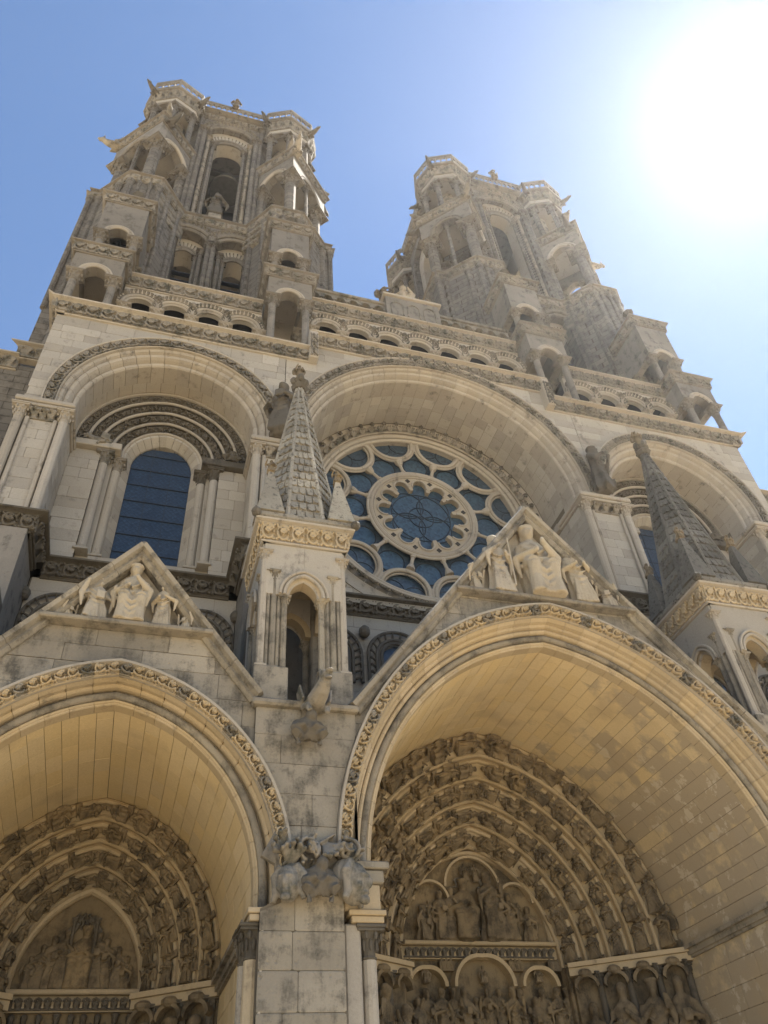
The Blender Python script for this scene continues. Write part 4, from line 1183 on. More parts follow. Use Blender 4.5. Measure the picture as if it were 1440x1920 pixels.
# buttresses: lower and upper bodies
for i, (a, b) in enumerate(PIER):
    mb = MB(); mb.box(a + .01, b - .01, 2.3, 3.0, 8.0, 11.395); build(mb, 'shade_backing', 'dark', wf)  # dark block added so the pinnacle openings look shaded inside
    mb = MB(); mb.box(a + .01, b - .01, 3.0, 4.6, 8.0, 11.4); mb.box(a + .01, b - .01, 3.05 if i in (1, 2) else 2.9, 4.6, 11.4, 13.45); build(mb, 'buttress_base', 'tower', wf)
    cornice(wf, (a - .0, 3.05), (b + .0, 3.05), (0, -1), 13.42, .5, .30, unit='scroll_d', slab='dark', ends=(1, 1), size=.42)
    cornice(wf, (b, 3.05), (b, 4.35), (1, 0), 13.42, .5, .30, unit='leaf_d', slab='dark', size=.42, ends=(1, 0))
    cornice(wf, (a, 4.35), (a, 3.05), (-1, 0), 13.42, .5, .30, unit='leaf_d', slab='dark', size=.42, ends=(0, 1))
    mb = MB(); mb.box(a + .01, b - .01, 3.32, 4.62 if i != 9 else 5, 13.92, 17.72); build(mb, 'buttress_core', 'mortar', wf)
    ashlar(wf, 'buttress_stone', 'wall', (0, 3.30, 0), (1, 0, 0), (0, -1, 0), 13.93, 17.4, lambda z: a + .26, lambda z: b - .26, .36, .7, .04, seed=60 + i, maxn=40, back=False)
    for face, xx in ((1, b), (-1, a)):
        y1 = 4.6 if not ((i in (1,) and face > 0) or (i == 2 and face < 0)) else 5.6
        if y1 > 5: mb = MB(); mb.box(min(xx - face * .2, xx - face * .01), max(xx - face * .2, xx - face * .01), 4.5, 5.6, 13.92, 17.9); build(mb, 'return_wall', 'mortar', wf)
        ashlar(wf, 'buttress_stone', 'wall', (xx, 0, 0), (0, 1, 0), (face, 0, 0), 13.93, 17.72, lambda z: 3.30, lambda z: y1, .36, .7, .03, seed=70 + i, maxn=60, back=False)
    for xx in (a + .08, b - .08):
        column(wf, xx, 3.24, 13.95, 17.72, .115, 'moulding', .40, 10, name='corner_shaft')
        sg = 1 if xx < (a + b) / 2 else -1
        mb = MB(); mb.lathe([(.06, 13.95), (.06, 17.4)], xx + sg * .2, 3.27, 8); build(mb, 'thin_shaft', 'moulding', wf)
    jb = MB()
    for k in range(3): jb.addm(LEAF_LO, Matrix.Translation((a + .42 + (b - a - .84) * k / 2, 3.27, 17.55)) @ Matrix.Diagonal((.34, .6, .34, 1)))
    build(jb, 'carved_frieze', 'carve', wf)
    mb = MB(); mb.cbox(a - .06, b + .06, 3.10, 4.62, 17.74, 17.84, .02); mb.cbox(a - .12, b + .12, 3.04, 4.62, 17.845, 18.0, .03); build(mb, 'impost', 'moulding', wf)
mb = MB()
for a, b in ((-4.25 + .0, -4.0), (4.0, 4.25)): mb.box(min(a, b) if a < 0 else 4.12, -4.12 if a < 0 else 4.37, 4.62, 5.6, 17.75, 18.0)
build(mb, 'impost_return', 'moulding', wf)
# the three great arches
prof = [(0, .95), (0, .36), (.03, .31), (.09, .29), (.13, .33), (.16, .22), (.20, .14), (.27, .11), (.32, .15), (.35, .06), (.40, .02), (.44, .03), (.44, .95)]
for A_, ext, yb_, sd in ((ACu, .56, 5.45, 1), (ASl, .64, 4.6, 2), (ASr, .64, 4.6, 3)):
    k_ = (ext - .12) / .44 if ext < .6 else 1.0
    pf = [(d * (ext - .19) / .44, 3.27 + y) for d, y in prof]
    arc_pieces(wf, 'voussoir', 'moulding', A_, pf, max(10, round(A_.tm() * A_.R / .42)), z0=18.01, ysh=.003)
    mb = MB(); sweep_arch(mb, A_, [(ext - .20, 3.9), (ext - .20, 3.22), (ext - .18, 3.20), (ext - .15, 3.24), (ext + .10, 3.24), (ext + .115, 3.14), (ext + .15, 3.13), (ext + .165, 3.9)], 18.01, 24); build(mb, 'hood_moulding', 'moulding', wf)
    for mt, sc, sg in arc_units(A_, ext - .03, .33, 3.20, 18.05): put(ME['scroll_g'], 'carved_scroll', wf, mt @ Matrix.Diagonal((sc, .30, .31, 1)))
    # soffit stones
    tm = A_.tm(); nc = round(tm * A_.R / .40); dth = tm / nc; rg = random.Random(sd); cnt = 0; rest = MB(); y00 = 4.22
    for sg in (-1, 1):
        mb = MB(); secs = []
        for i in range(3):
            th = .006 / A_.R + (dth - .012 / A_.R) * i / 2
            secs.append([(sg * (A_.R + d) * cos(th), y, (A_.R + d) * sin(th)) for d, y in ((0, 0), (0, 1), (.08, 1), (.08, 0))])
        mb.loft(secs, True, True); me = mk_mesh('soffit_stone', mb.v, mb.f, 'wall' if sd == 1 else 'moulding')
        for k in range(nc):
            y = 4.0 if False else 3.27 + .955
            y += 0
            while y < yb_ - .03:
                L = rg.uniform(.35, .7)
                if yb_ - y - L < .2: L = yb_ - y
                put(me, 'soffit_stone', wf, Matrix.Translation((A_.cx + sg * A_.c, y, A_.s)) @ Matrix.Rotation(-sg * k * dth, 4, 'Y') @ Matrix.Translation((sg * rg.uniform(0, .005), 0, 0)) @ Matrix.Diagonal((1, L - .012, 1, 1))); y += L
    mb = MB(); sweep_arch(mb, A_, [(.012, 3.9), (.012, yb_ + .5), (.5, yb_ + .5), (.5, 3.9)], 17.9, 24); build(mb, 'soffit_backing', 'mortar', wf)
# spandrel walls above the arches
def clampx(a, b): return (lambda z: a), (lambda z: b)
for A_, x0, x1, zt, ext, sd in ((ASl, -11.8, -5.0, 22.1, .64, 81), (ACu, -4.98, 4.98, 23.02, .56, 82), (ASr, 5.0, 11.8, 22.1, .64, 83)):
    t0 = A_.top(ext)
    for sg in (-1, 1):
        lo, hi = ((lambda z: x0), (lambda z, A_=A_: A_.cx - A_.half(z, ext + .03))) if sg < 0 else ((lambda z, A_=A_: A_.cx + A_.half(z, ext + .03)), (lambda z: x1))
        ashlar(wf, 'wall_stone', 'wall', (0, 3.30, 0), (1, 0, 0), (0, -1, 0), 18.01, min(zt, A_.top(ext + .03)) , lo, hi, .34, .8, .1, seed=sd + sg, maxn=110, bdep=.6)
    if zt > A_.top(ext + .03) + .05: ashlar(wf, 'wall_stone', 'wall', (0, 3.30, 0), (1, 0, 0), (0, -1, 0), A_.top(ext + .03) + .004, zt, lambda z: x0, lambda z: x1, .34, .8, .1, seed=sd + 5, maxn=60, bdep=.6)
# facade flanks (returning side walls) and body behind
for bx_ in ((-11.78, -11.3, 3.45, 7.0, 8.0, 22.2), (11.3, 11.78, 3.45, 7.0, 8.0, 22.2), (-16.5, -11.8, 5.9, 14.0, 0.0, 22.6), (11.8, 16.5, 5.9, 14.0, 0.0, 22.6)):
    mb = MB(); mb.box(*bx_); build(mb, 'side_wall', 'ashlar', wf)
mb = MB(); mb.box(-11.7, 11.7, 6.2, 6.6, 0, 22.5); build(mb, 'inner_wall', 'void', wf)
for sg in (-1, 1):
    a, b = sorted((sg * 16.5, sg * 13.1))
    cornice(wf, (a, 5.9), (b, 5.9), (0, -1), 22.3, .55, .3, joined=LEAF_LO, slab='moulding', size=.5)
    a, b = sorted((sg * 13.1, sg * 12.3))
    cornice(wf, (a, 5.75), (b, 5.75), (0, -1), 22.75, .55, .3, joined=LEAF_LO, slab='moulding', size=.5, ends=(1, 1))
    if sg < 0: cornice(wf, (-11.8, 6.5), (-11.8, 3.2), (-1, 0), 22.08, .55, .3, joined=SCROLL_LO, slab='moulding', size=.5, ends=(0, 1))
    else: cornice(wf, (11.8, 3.2), (11.8, 6.5), (1, 0), 22.08, .55, .3, joined=SCROLL_LO, slab='moulding', size=.5, ends=(1, 0))
# main cornice, stepping up over the rose bay
cornice(wf, (-11.8, 3.28), (-4.25, 3.28), (0, -1), 22.08, .55, .28, unit='scroll_g', ends=(1, 0), size=.42)
cornice(wf, (4.25, 3.28), (11.8, 3.28), (0, -1), 22.08, .55, .28, unit='scroll_g', ends=(0, 1), size=.42)
cornice(wf, (-4.25, 3.28), (4.25, 3.28), (0, -1), 23.0, .55, .28, unit='scroll_g', ends=(0, 0), size=.42)
for sg in (-1, 1):
    mb = MB(); mb.cbox(min(sg * 4.0, sg * 4.3), max(sg * 4.0, sg * 4.3), 2.99, 3.9, 22.08, 23.54, .03); build(mb, 'cornice_step', 'moulding', wf)
    for k in range(3): put(ME['scroll_g'], 'carved_scroll', wf, Matrix.Translation((sg * 4.15, 2.99, 22.3 + k * .4)) @ Matrix.Rotation(pi / 2, 4, 'Y') @ Matrix.Diagonal((.4, .4, .28, 1)))
mb = MB(); mb.box(-11.7, -4.3, 3.35, 6.2, 22.1, 22.6); mb.box(4.3, 11.7, 3.35, 6.2, 22.1, 22.6); mb.box(-4.3, 4.3, 3.35, 6.2, 23.05, 23.52); build(mb, 'gallery_floor', 'wall', wf)

# ------------------------------------------------------------------ side bay windows
def lancet(cx, parent):
    A0 = Arch(cx, 18.28, .85, 1.0)          # glass
    # wall plane with opening to the outer order
    O_ = Arch(cx, 18.5, 2.395, 2.45)
    for sg in (-1, 1):
        lo, hi = ((lambda z: cx - 2.395), (lambda z: cx - 1.62)) if sg < 0 else ((lambda z: cx + 1.62), (lambda z: cx + 2.395))
        ashlar(parent, 'wall_stone', 'wall', (0, 4.62, 0), (1, 0, 0), (0, -1, 0), 13.93, 17.98, lo, hi, .36, .8, .1, seed=90 + sg, maxn=60, bdep=.3)
        mb = MB(); mb.cbox(cx + sg * 1.1 if sg > 0 else cx - 2.395, cx + 2.395 if sg > 0 else cx - 1.1, 4.42, 5.2, 17.99, 18.22, .02); build(mb, 'impost', 'dark' if sg > 0 else 'moulding', parent)
        # stepped jamb and nook shafts
        mb = MB(); mb.box(min(cx + sg * 1.28, cx + sg * 1.63), max(cx + sg * 1.28, cx + sg * 1.63), 4.88, 5.6, 13.93, 17.98); mb.box(min(cx + sg * .98, cx + sg * 1.28), max(cx + sg * .98, cx + sg * 1.28), 5.08, 5.6, 14.4, 17.98)
        build(mb, 'jamb', 'wall', parent)
        column(parent, cx + sg * 1.50, 4.72, 14.45, 17.98, .12, 'wall', .42, 12, capmat='carve' if sg < 0 else 'dark')
        column(parent, cx + sg * 1.16, 4.95, 14.45, 17.98, .12, 'wall', .42, 12, capmat='carve' if sg < 0 else 'dark')
        # pale chamfered surround beside the glass
        n_ = 10
        for i in range(n_):
            za = 14.55 + (18.28 - 14.55) * i / n_; zb = 14.55 + (18.28 - 14.55) * (i + 1) / n_ - .008
            mb = MB(); mb.prism([(cx + sg * .85, 5.28, za), (cx + sg * 1.02, 5.02, za), (cx + sg * 1.06, 5.02, za), (cx + sg * 1.06, 5.5, za), (cx + sg * .85, 5.5, za)], (0, 0, zb - za)); build(mb, 'window_surround_stone', 'wall', parent)
    arc_pieces(parent, 'window_surround_stone', 'wall', A0, [(0, 5.5), (0, 5.28), (.17, 5.02), (.26, 5.02), (.26, 5.5)], 7, ysh=.002)
    # orders: rolls between dark carved bands
    bands = [(.30, .55, 4.98), (.62, .90, 4.86), (.96, 1.20, 4.74), (1.26, 1.52, 4.60)]
    B = Arch(cx, 18.35, .85, .95)
    for k, (d0, d1, y) in enumerate(bands):
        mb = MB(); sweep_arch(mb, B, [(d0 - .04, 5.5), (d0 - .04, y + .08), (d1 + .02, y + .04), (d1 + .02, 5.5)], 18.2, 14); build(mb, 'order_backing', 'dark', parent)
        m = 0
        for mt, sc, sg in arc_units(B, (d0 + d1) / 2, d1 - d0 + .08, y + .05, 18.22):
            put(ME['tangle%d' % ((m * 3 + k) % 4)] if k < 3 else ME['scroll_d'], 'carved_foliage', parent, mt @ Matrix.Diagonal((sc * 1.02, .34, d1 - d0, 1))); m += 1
        mb = MB(); sweep_arch(mb, B, roll(d0 - .045, y + .03, .045, 8), 18.22, 16); build(mb, 'roll_moulding', 'moulding', parent)
    mb = MB(); sweep_arch(mb, B, [(1.53, 4.62), (1.53, 4.55), (1.56, 4.55), (1.7, 4.62)], 18.22, 16); build(mb, 'label_moulding', 'moulding', parent)
    # crouching beasts on the impost
    put(ME['crouch'], 'impost_beast', parent, Matrix.Translation((cx + 1.9, 4.6, 18.2)) @ Matrix.Diagonal((.8, .6, .5, 1)))
    put(ME['beast'], 'impost_beast', parent, Matrix.Translation((cx - 1.5, 4.5, 18.28)) @ Matrix.Rotation(-pi / 2, 4, 'Z') @ Matrix.Diagonal((.45, .5, .45, 1)))
    # glass, iron bars and lattice
    w = bpy.data.objects.new('lancet_window', None); col.objects.link(w); w.parent = parent; w.location = Vector((cx, 5.3, 14.5)) - worg(parent)
    rows = [14.5 + .62 * i for i in range(9)]
    for i in range(8):
        for j in range(3):
            xa, xb = cx - .85 + .5667 * j, cx - .85 + .5667 * (j + 1)
            za, zb = rows[i], rows[i + 1]
            pts = []
            for z in [za + (zb - za) * q / 4 for q in range(5)]:
                h = A0.half(z)
                pts.append((max(xa, cx - h), min(xb, cx + h), z))
            pts = [p for p in pts if p[1] - p[0] > .01]
            if len(pts) < 2: continue
            mb = MB(); mb.prism([(p[0], 5.345, p[2]) for p in pts] + [(p[1], 5.345, p[2]) for p in pts[::-1]], (0, .012, 0)); build(mb, 'glass_panel', 'glass_d', w)
    for z in rows[1:]:
        h = A0.half(z)
        if h > .1: mb = MB(); mb.box(cx - h, cx + h, 5.315, 5.34, z - .009, z + .009); build(mb, 'iron_bar', 'iron', w)
    for x in (-.283, .283):
        zt = 18.28 + sqrt(max(0, A0.R ** 2 - (abs(x) - A0.c) ** 2))
        mb = MB(); mb.box(cx + x - .009, cx + x + .009, 5.32, 5.338, 14.5, zt); build(mb, 'iron_bar', 'iron', w)
    mb = MB(); mb.cbox(cx - 1.1, cx + 1.1, 4.85, 5.5, 14.40, 14.50, .02); build(mb, 'window_sill', 'grey', parent)
    mb = MB(); mb.box(cx - 1.3, cx + 1.3, 4.75, 5.4, 13.93, 14.395); build(mb, 'sill_wall', 'wall', parent)
    mb = MB(); mb.box(cx - 1.6, cx + 1.6, 5.52, 5.6, 13.9, 21.2); build(mb, 'dark_behind', 'void', parent)
lancet(-8.175, wf); lancet(8.175, wf)

# ------------------------------------------------------------------ rose window
rw = bpy.data.objects.new('rose_window', None); col.objects.link(rw); rw.parent = wf; rw.location = Vector((0, 5.83, 18.55)) - worg(wf)
RZ = 18.55; RY = 5.83
def ringp(r, n=48, a0=0, a1=2 * pi, cx=0, cz=RZ): return [(cx + r * sin(a0 + (a1 - a0) * k / n), cz + r * cos(a0 + (a1 - a0) * k / n)) for k in range(n + 1)]
def ring(name, mat, prof, n=72, cx=0, cz=RZ, a0=0, a1=2 * pi, closed=True, parent=None):
    secs = []
    m = n if closed else n + 1
    for k in range(m):
        a = a0 + (a1 - a0) * k / n
        secs.append([(cx + r * sin(a), y, cz + r * cos(a)) for r, y in prof])
    mb = MB(); mb.loft(secs, True, not closed, loop=closed)
    return build(mb, name, mat, parent or rw)
# hub plate with twelve scalloped openings
n = 240; inner = []; outer = []
r0_, rho = 1.27, .245
for k in range(n):
    a = 2 * pi * k / n; b = (a + pi / 12) % (pi / 6) - pi / 12 if True else 0
    b = ((a - 0) + pi / 12) % (pi / 6) - pi / 12
    t = r0_ * sin(b)
    r = r0_ * cos(b) + sqrt(rho * rho - t * t) if abs(t) < rho else 1.08
    inner.append((r * sin(a), r * cos(a))); outer.append((1.72 * sin(a), 1.72 * cos(a)))
mb = MB(); secs = [[(i_[0], 5.70, RZ + i_[1]), (o_[0], 5.70, RZ + o_[1]), (o_[0], 5.95, RZ + o_[1]), (i_[0], 5.95, RZ + i_[1])] for i_, o_ in zip(inner, outer)]
mb.loft(secs, True, False, loop=True); build(mb, 'hub_plate', 'pale', rw)
for k in range(12):
    a = pi / 6 * k
    c = (1.27 * sin(a), RZ + 1.27 * cos(a))
    ring('scallop_moulding', 'moulding', [(.25 + q[0] * 1, 5.68 + q[1]) for q in roll(0, 0, .035, 6)], 14, c[0], c[1], a - 1.9, a + 1.9, False)
    a2 = a + pi / 12
    mb = MB()
    for q in range(4): mb.ell((1.50 * sin(a2) + .045 * cos(q * pi / 2), 5.692, RZ + 1.50 * cos(a2) + .045 * sin(q * pi / 2)), (.045, .012, .045), 8, 4)
    build(mb, 'quatrefoil', 'void', rw)
for r, rr in ((1.74, .075), (1.84, .05), (1.64, .03)): ring('hub_ring', 'moulding', roll(r, 5.68, rr, 8))
# spokes and outer lobes
RM = 3.32
for k in range(12):
    a = pi / 12 + pi / 6 * k
    dx, dz = sin(a), cos(a)
    r1 = 2.42
    mb = MB()
    mb.tube([(dx * 1.86, 5.72, RZ + dz * 1.86), (dx * 1.95, 5.72, RZ + dz * 1.95)], [.10, .08], 8)
    mb.tube([(dx * 1.95, 5.72, RZ + dz * 1.95), (dx * 2.25, 5.72, RZ + dz * 2.25)], .058, 8)
    mb.tube([(dx * 2.24, 5.72, RZ + dz * 2.24), (dx * 2.38, 5.72, RZ + dz * 2.38), (dx * 2.44, 5.72, RZ + dz * 2.44)], [.08, .14, .15], 8)
    build(mb, 'spoke', 'moulding', rw)
    c = (RM * dx, RZ + RM * dz); lr = .76
    for r, y, rr in ((lr, 5.70, .062), (lr + .085, 5.74, .036), (lr - .085, 5.76, .034)):
        ring('lobe_moulding', 'moulding', roll(r, y, rr, 8), 20, c[0], c[1], a + pi / 2 + .06, a + 3 * pi / 2 - .06, False)
    # lobe glass
    pts = [(c[0] + (lr - .08) * sin(a + pi / 2 + pi * q / 14), c[1] + (lr - .08) * cos(a + pi / 2 + pi * q / 14)) for q in range(15)]
    aa = lr / RM
    pts += [((RM + .08) * sin(a - aa + 2 * aa * q / 8), RZ + (RM + .08) * cos(a - aa + 2 * aa * q / 8)) for q in range(1, 8)]
    mb = MB(); mb.prism([(x, 5.86, z) for x, z in pts], (0, .015, 0)); build(mb, 'lobe_glass', 'glass', rw)
    for q in (-1, 1):
        ring('lead_line', 'lead', roll(.38, 5.85, .014, 5), 18, c[0] + q * .36 * cos(a), c[1] - q * .36 * sin(a) , 0, 2 * pi, True)
    # medallion glass between spokes
    b = pi / 6 * k
    m = (2.32 * sin(b), RZ + 2.32 * cos(b))
    mb = MB(); mb.lathe([(.40, 0), (.40, .015)], 0, 0, 24)
    mb2 = MB(); mb2.add([(m[0] + x, 5.87 + z, m[1] + y) for x, y, z in mb.v], mb.f); build(mb2, 'medallion_glass', 'glass_c', rw)
    ring('medallion_lead', 'lead', roll(.42, 5.86, .022, 6), 24, m[0], m[1])
    # stone web between two lobes over the medallion
    for sg in (-1, 1):
        s0 = a - pi / 12 * 1.0
    w0 = b; tri = [((3.40) * sin(w0 - .06), RZ + 3.40 * cos(w0 - .06)), (3.40 * sin(w0 + .06), RZ + 3.40 * cos(w0 + .06)), (2.98 * sin(w0), RZ + 2.98 * cos(w0))]
    mb = MB(); mb.prism([(x, 5.70, z) for x, z in tri], (0, .2, 0)); build(mb, 'tracery_web', 'moulding', rw)
mb = MB(); mb.prism([(3.5 * sin(2 * pi * k / 64), 5.885, RZ + 3.5 * cos(2 * pi * k / 64)) for k in range(64)], (0, .02, 0)); build(mb, 'rose_glass', 'glass', rw)
# centre glass with lead pattern
mb = MB(); mb.prism([(1.46 * sin(2 * pi * k / 48), 5.865, RZ + 1.46 * cos(2 * pi * k / 48)) for k in range(48)], (0, .015, 0)); build(mb, 'centre_glass', 'glass_c', rw)
ring('lead_line', 'lead', roll(.42, 5.855, .02, 6), 32)
for k in range(4):
    a = pi / 2 * k
    ring('lead_line', 'lead', roll(.55, 5.855, .018, 6), 28, .62 * sin(a + pi / 4), RZ + .62 * cos(a + pi / 4))
ring('lead_line', 'lead', roll(1.0, 5.855, .018, 6), 48)
for k in range(2):
    a = pi / 4 + pi / 2 * k * 1.0 - pi / 4
    mb = MB(); mb.tube([(-1 * sin(a), 5.855, RZ - cos(a)), (sin(a), 5.855, RZ + cos(a))], .013, 5); build(mb, 'lead_line', 'lead', rw)
# frame rings
for r, y, rr in ((3.42, 5.66, .07), (3.55, 5.60, .06), (3.68, 5.50, .04)): ring('frame_roll', 'moulding', roll(r, y, rr, 8), 96)
ring('frame_face', 'moulding', [(3.38, 5.9), (3.38, 5.72), (3.72, 5.55), (4.3, 5.46), (4.3, 5.9)], 96)
nn = 64
for k in range(nn):
    a = 2 * pi * (k + .5) / nn
    put(ME['leaf_g'], 'carved_leaf', rw, frame_mat((3.76 * sin(a), 5.47, RZ + 3.76 * cos(a)), (cos(a), 0, -sin(a)), (sin(a), 0, cos(a)), (0, 1, 0), (.36, .5, .20)))
nn = 54
for k in range(nn):
    a = 2 * pi * (k + .5) / nn
    z = RZ + 3.99 * cos(a)
    if z > 17.2: put(ME['rosette'], 'rosette', rw, frame_mat((3.99 * sin(a), 5.40, z), (cos(a), 0, -sin(a)), (sin(a), 0, cos(a)), (0, 1, 0), (.21, .4, .21)))
# wall behind / round the rose
for sg in (-1, 1):
    ashlar(wf, 'wall_stone', 'wall', (0, 5.5, 0), (1, 0, 0), (0, -1, 0), 13.6, 18.3, (lambda z: -4.25) if sg < 0 else (lambda z: sqrt(max(0, 4.28 ** 2 - (z - RZ) ** 2)) if abs(z - RZ) < 4.28 else 0), (lambda z: -sqrt(max(0, 4.28 ** 2 - (z - RZ) ** 2)) if abs(z - RZ) < 4.28 else 0) if sg < 0 else (lambda z: 4.25), .36, .8, .1, seed=97 + sg, maxn=60, bdep=.3)
mb = MB(); mb.prism([(-4.25, 4.4, 13.9), (4.25, 4.4, 13.9), (4.25, 5.52, 14.35), (-4.25, 5.52, 14.35)], (0, 0, -.2)); build(mb, 'rose_sill', 'wall', wf)
mb = MB(); mb.box(-4.3, 4.3, 5.95, 6.1, 13.6, 23.0); build(mb, 'dark_behind', 'void', wf)

statue('garg', 'dark gargoyle jutting from the plain wall at the far left edge of the facade', (-13.15, 5.85, 18.3), 1.3, -.5, name='gargoyle', cat='gargoyle')

# ================================================================== gallery arcades (parts of the west front)
def wall_arches(mb, x0, x1, y0, y1, z0, z1, arches, n=14):
    """solid wall slab with arched openings, as vertical strips"""
    xs = sorted(set([x0, x1] + [A.cx + A.a * q for A in arches for q in [-1 + i / 6 for i in range(13)]]))
    for a, b in zip(xs[:-1], xs[1:]):
        if b - a < 1e-5: continue
        m = (a + b) / 2; A = next((A for A in arches if abs(m - A.cx) < A.a), None)
        if A is None: mb.box(a, b, y0, y1, z0, z1)
        else:
            def zz(x):
                t = abs(x - A.cx) - A.c
                return A.s + sqrt(max(0, A.R ** 2 - t * t)) if abs(x - A.cx) <= A.a + 1e-6 else A.s
            za, zb = zz(a), zz(b)
            mb.prism([(a, y0, za), (b, y0, zb), (b, y0, z1), (a, y0, z1)], (0, y1 - y0, 0))
def gallery(x0, x1, cs, zb, yf=4.0, uw=.45, nm=''):
    gl = bpy.data.objects.new('gallery_arcade', None); col.objects.link(gl); gl.parent = wf; gl.location = Vector(((x0 + x1) / 2, yf, zb)) - worg(wf)
    zs = zb + 1.70
    As = [Arch(c, zs, uw, uw * .95) for c in cs]
    mb = MB(); wall_arches(mb, x0, x1, yf, yf + .15, zs, zb + 2.72, As); build(mb, 'arcade_wall', 'wall', gl)
    for A in As:
        for d, y, r in ((.02, yf - .03, .05), (.11, yf - .07, .06)):
            mb = MB(); sweep_arch(mb, A, roll(d, y, r, 7), None, 9); build(mb, 'arch_moulding', 'moulding', gl)
        mb = MB(); sweep_arch(mb, A, [(.18, yf + .02), (.18, yf - .10), (.26, yf - .13), (.29, yf + .02)], None, 9); build(mb, 'hood_moulding', 'moulding', gl)
        jb = MB()
        for mt, sc, sg in arc_units(A, .235, .14, yf - .11): jb.addm(LEAF_LO, mt @ Matrix.Diagonal((sc, .35, .12, 1)))
        build(jb, 'carved_hood', 'carve', gl)
    sp = cs[1] - cs[0]
    for i, c in enumerate([cs[0] - sp / 2] + [c + sp / 2 for c in cs]):
        if c < x0 + .05: c = x0 + .12
        if c > x1 - .05: c = x1 - .12
        column(gl, c, yf + .12, zb, zs, .11, 'moulding', .34, 10, cap_r=.12)
        mb = MB(); mb.ell((c, yf - .12, zs + .52), (.11, .12, .12), 8, 6); build(mb, 'carved_boss', 'dark' if i % 2 else 'carve', gl)
    mb = MB(); mb.box(x0, x1, yf + 1.5, yf + 1.6, zb, zb + 2.7); build(mb, 'gallery_back_wall', 'void', gl)
    mb = MB(); mb.box(x0, x1, yf + .155, yf + 1.5, zb + 2.5, zb + 2.7); build(mb, 'gallery_ceiling', 'void', gl)
    cornice(gl, (x0, yf), (x1, yf), (0, -1), zb + 2.725, .62, .20, unit='scroll_g', size=.46)
    return gl
gallery(-10.35, -5.78, [-9.76, -8.64, -7.52, -6.40], 22.62)
gallery(5.78, 10.35, [6.40, 7.52, 8.64, 9.76], 22.62)
gallery(-4.1, 4.1, [-3.48, -2.32, -1.16, 0, 1.16, 2.32, 3.48], 23.54)
# pierced balustrade over the middle
bl = bpy.data.objects.new('balustrade', None); col.objects.link(bl); bl.parent = wf; bl.location = Vector((0, 4.2, 26.9)) - worg(wf)
for x0, x1 in ((-4.1, -1.1), (1.1, 4.1)):
    cs = [x0 + .25 + .5 * i for i in range(6)]
    mb = MB(); wall_arches(mb, x0, x1, 4.2, 4.4, 27.75, 28.05, [Arch(c, 27.78, .17, .17) for c in cs]); build(mb, 'balustrade_rail', 'carve', bl)
    mb = MB(); mb.cbox(x0, x1, 4.12, 4.48, 28.055, 28.2, .02); build(mb, 'coping', 'carve', bl)
    mb = MB(); mb.box(x0, x1, 4.2, 4.42, 26.9, 27.35); build(mb, 'balustrade_base', 'carve', bl)
    for c in [x0] + [c + .25 for c in cs]:
        mb = MB(); mb.lathe([(.06, 27.35), (.05, 27.4), (.05, 27.7), (.08, 27.75)], c, 4.3, 6); build(mb, 'baluster', 'carve', bl)
mb = MB(); mb.cbox(-1.1, 1.1, 4.0, 4.5, 26.9, 28.5, .02); build(mb, 'centre_panel', 'tower', bl)
for c in (-.66, 0, .66):
    mb = MB(); sweep_arch(mb, Arch(c, 27.9, .24, .24), roll(0, 3.99, .035, 6), 27.3, 8); build(mb, 'blind_arch', 'carve', bl)
mb = MB(); mb.cbox(-1.2, 1.2, 3.9, 4.6, 28.505, 28.62, .02); build(mb, 'coping', 'moulding', bl)
statue('virgin', 'pale stone lady seated on the block at the middle of the balustrade', (-.1, 4.4, 28.6), 1.7, 0, name='statue')
statue('fig4', 'weathered winged angel kneeling at the left of the lady on the balustrade', (-.95, 4.4, 28.6), 1.35, .4, name='statue')
statue('fig5', 'weathered kneeling figure at the right of the lady on the balustrade', (.75, 4.4, 28.6), 1.3, -.4, name='statue')

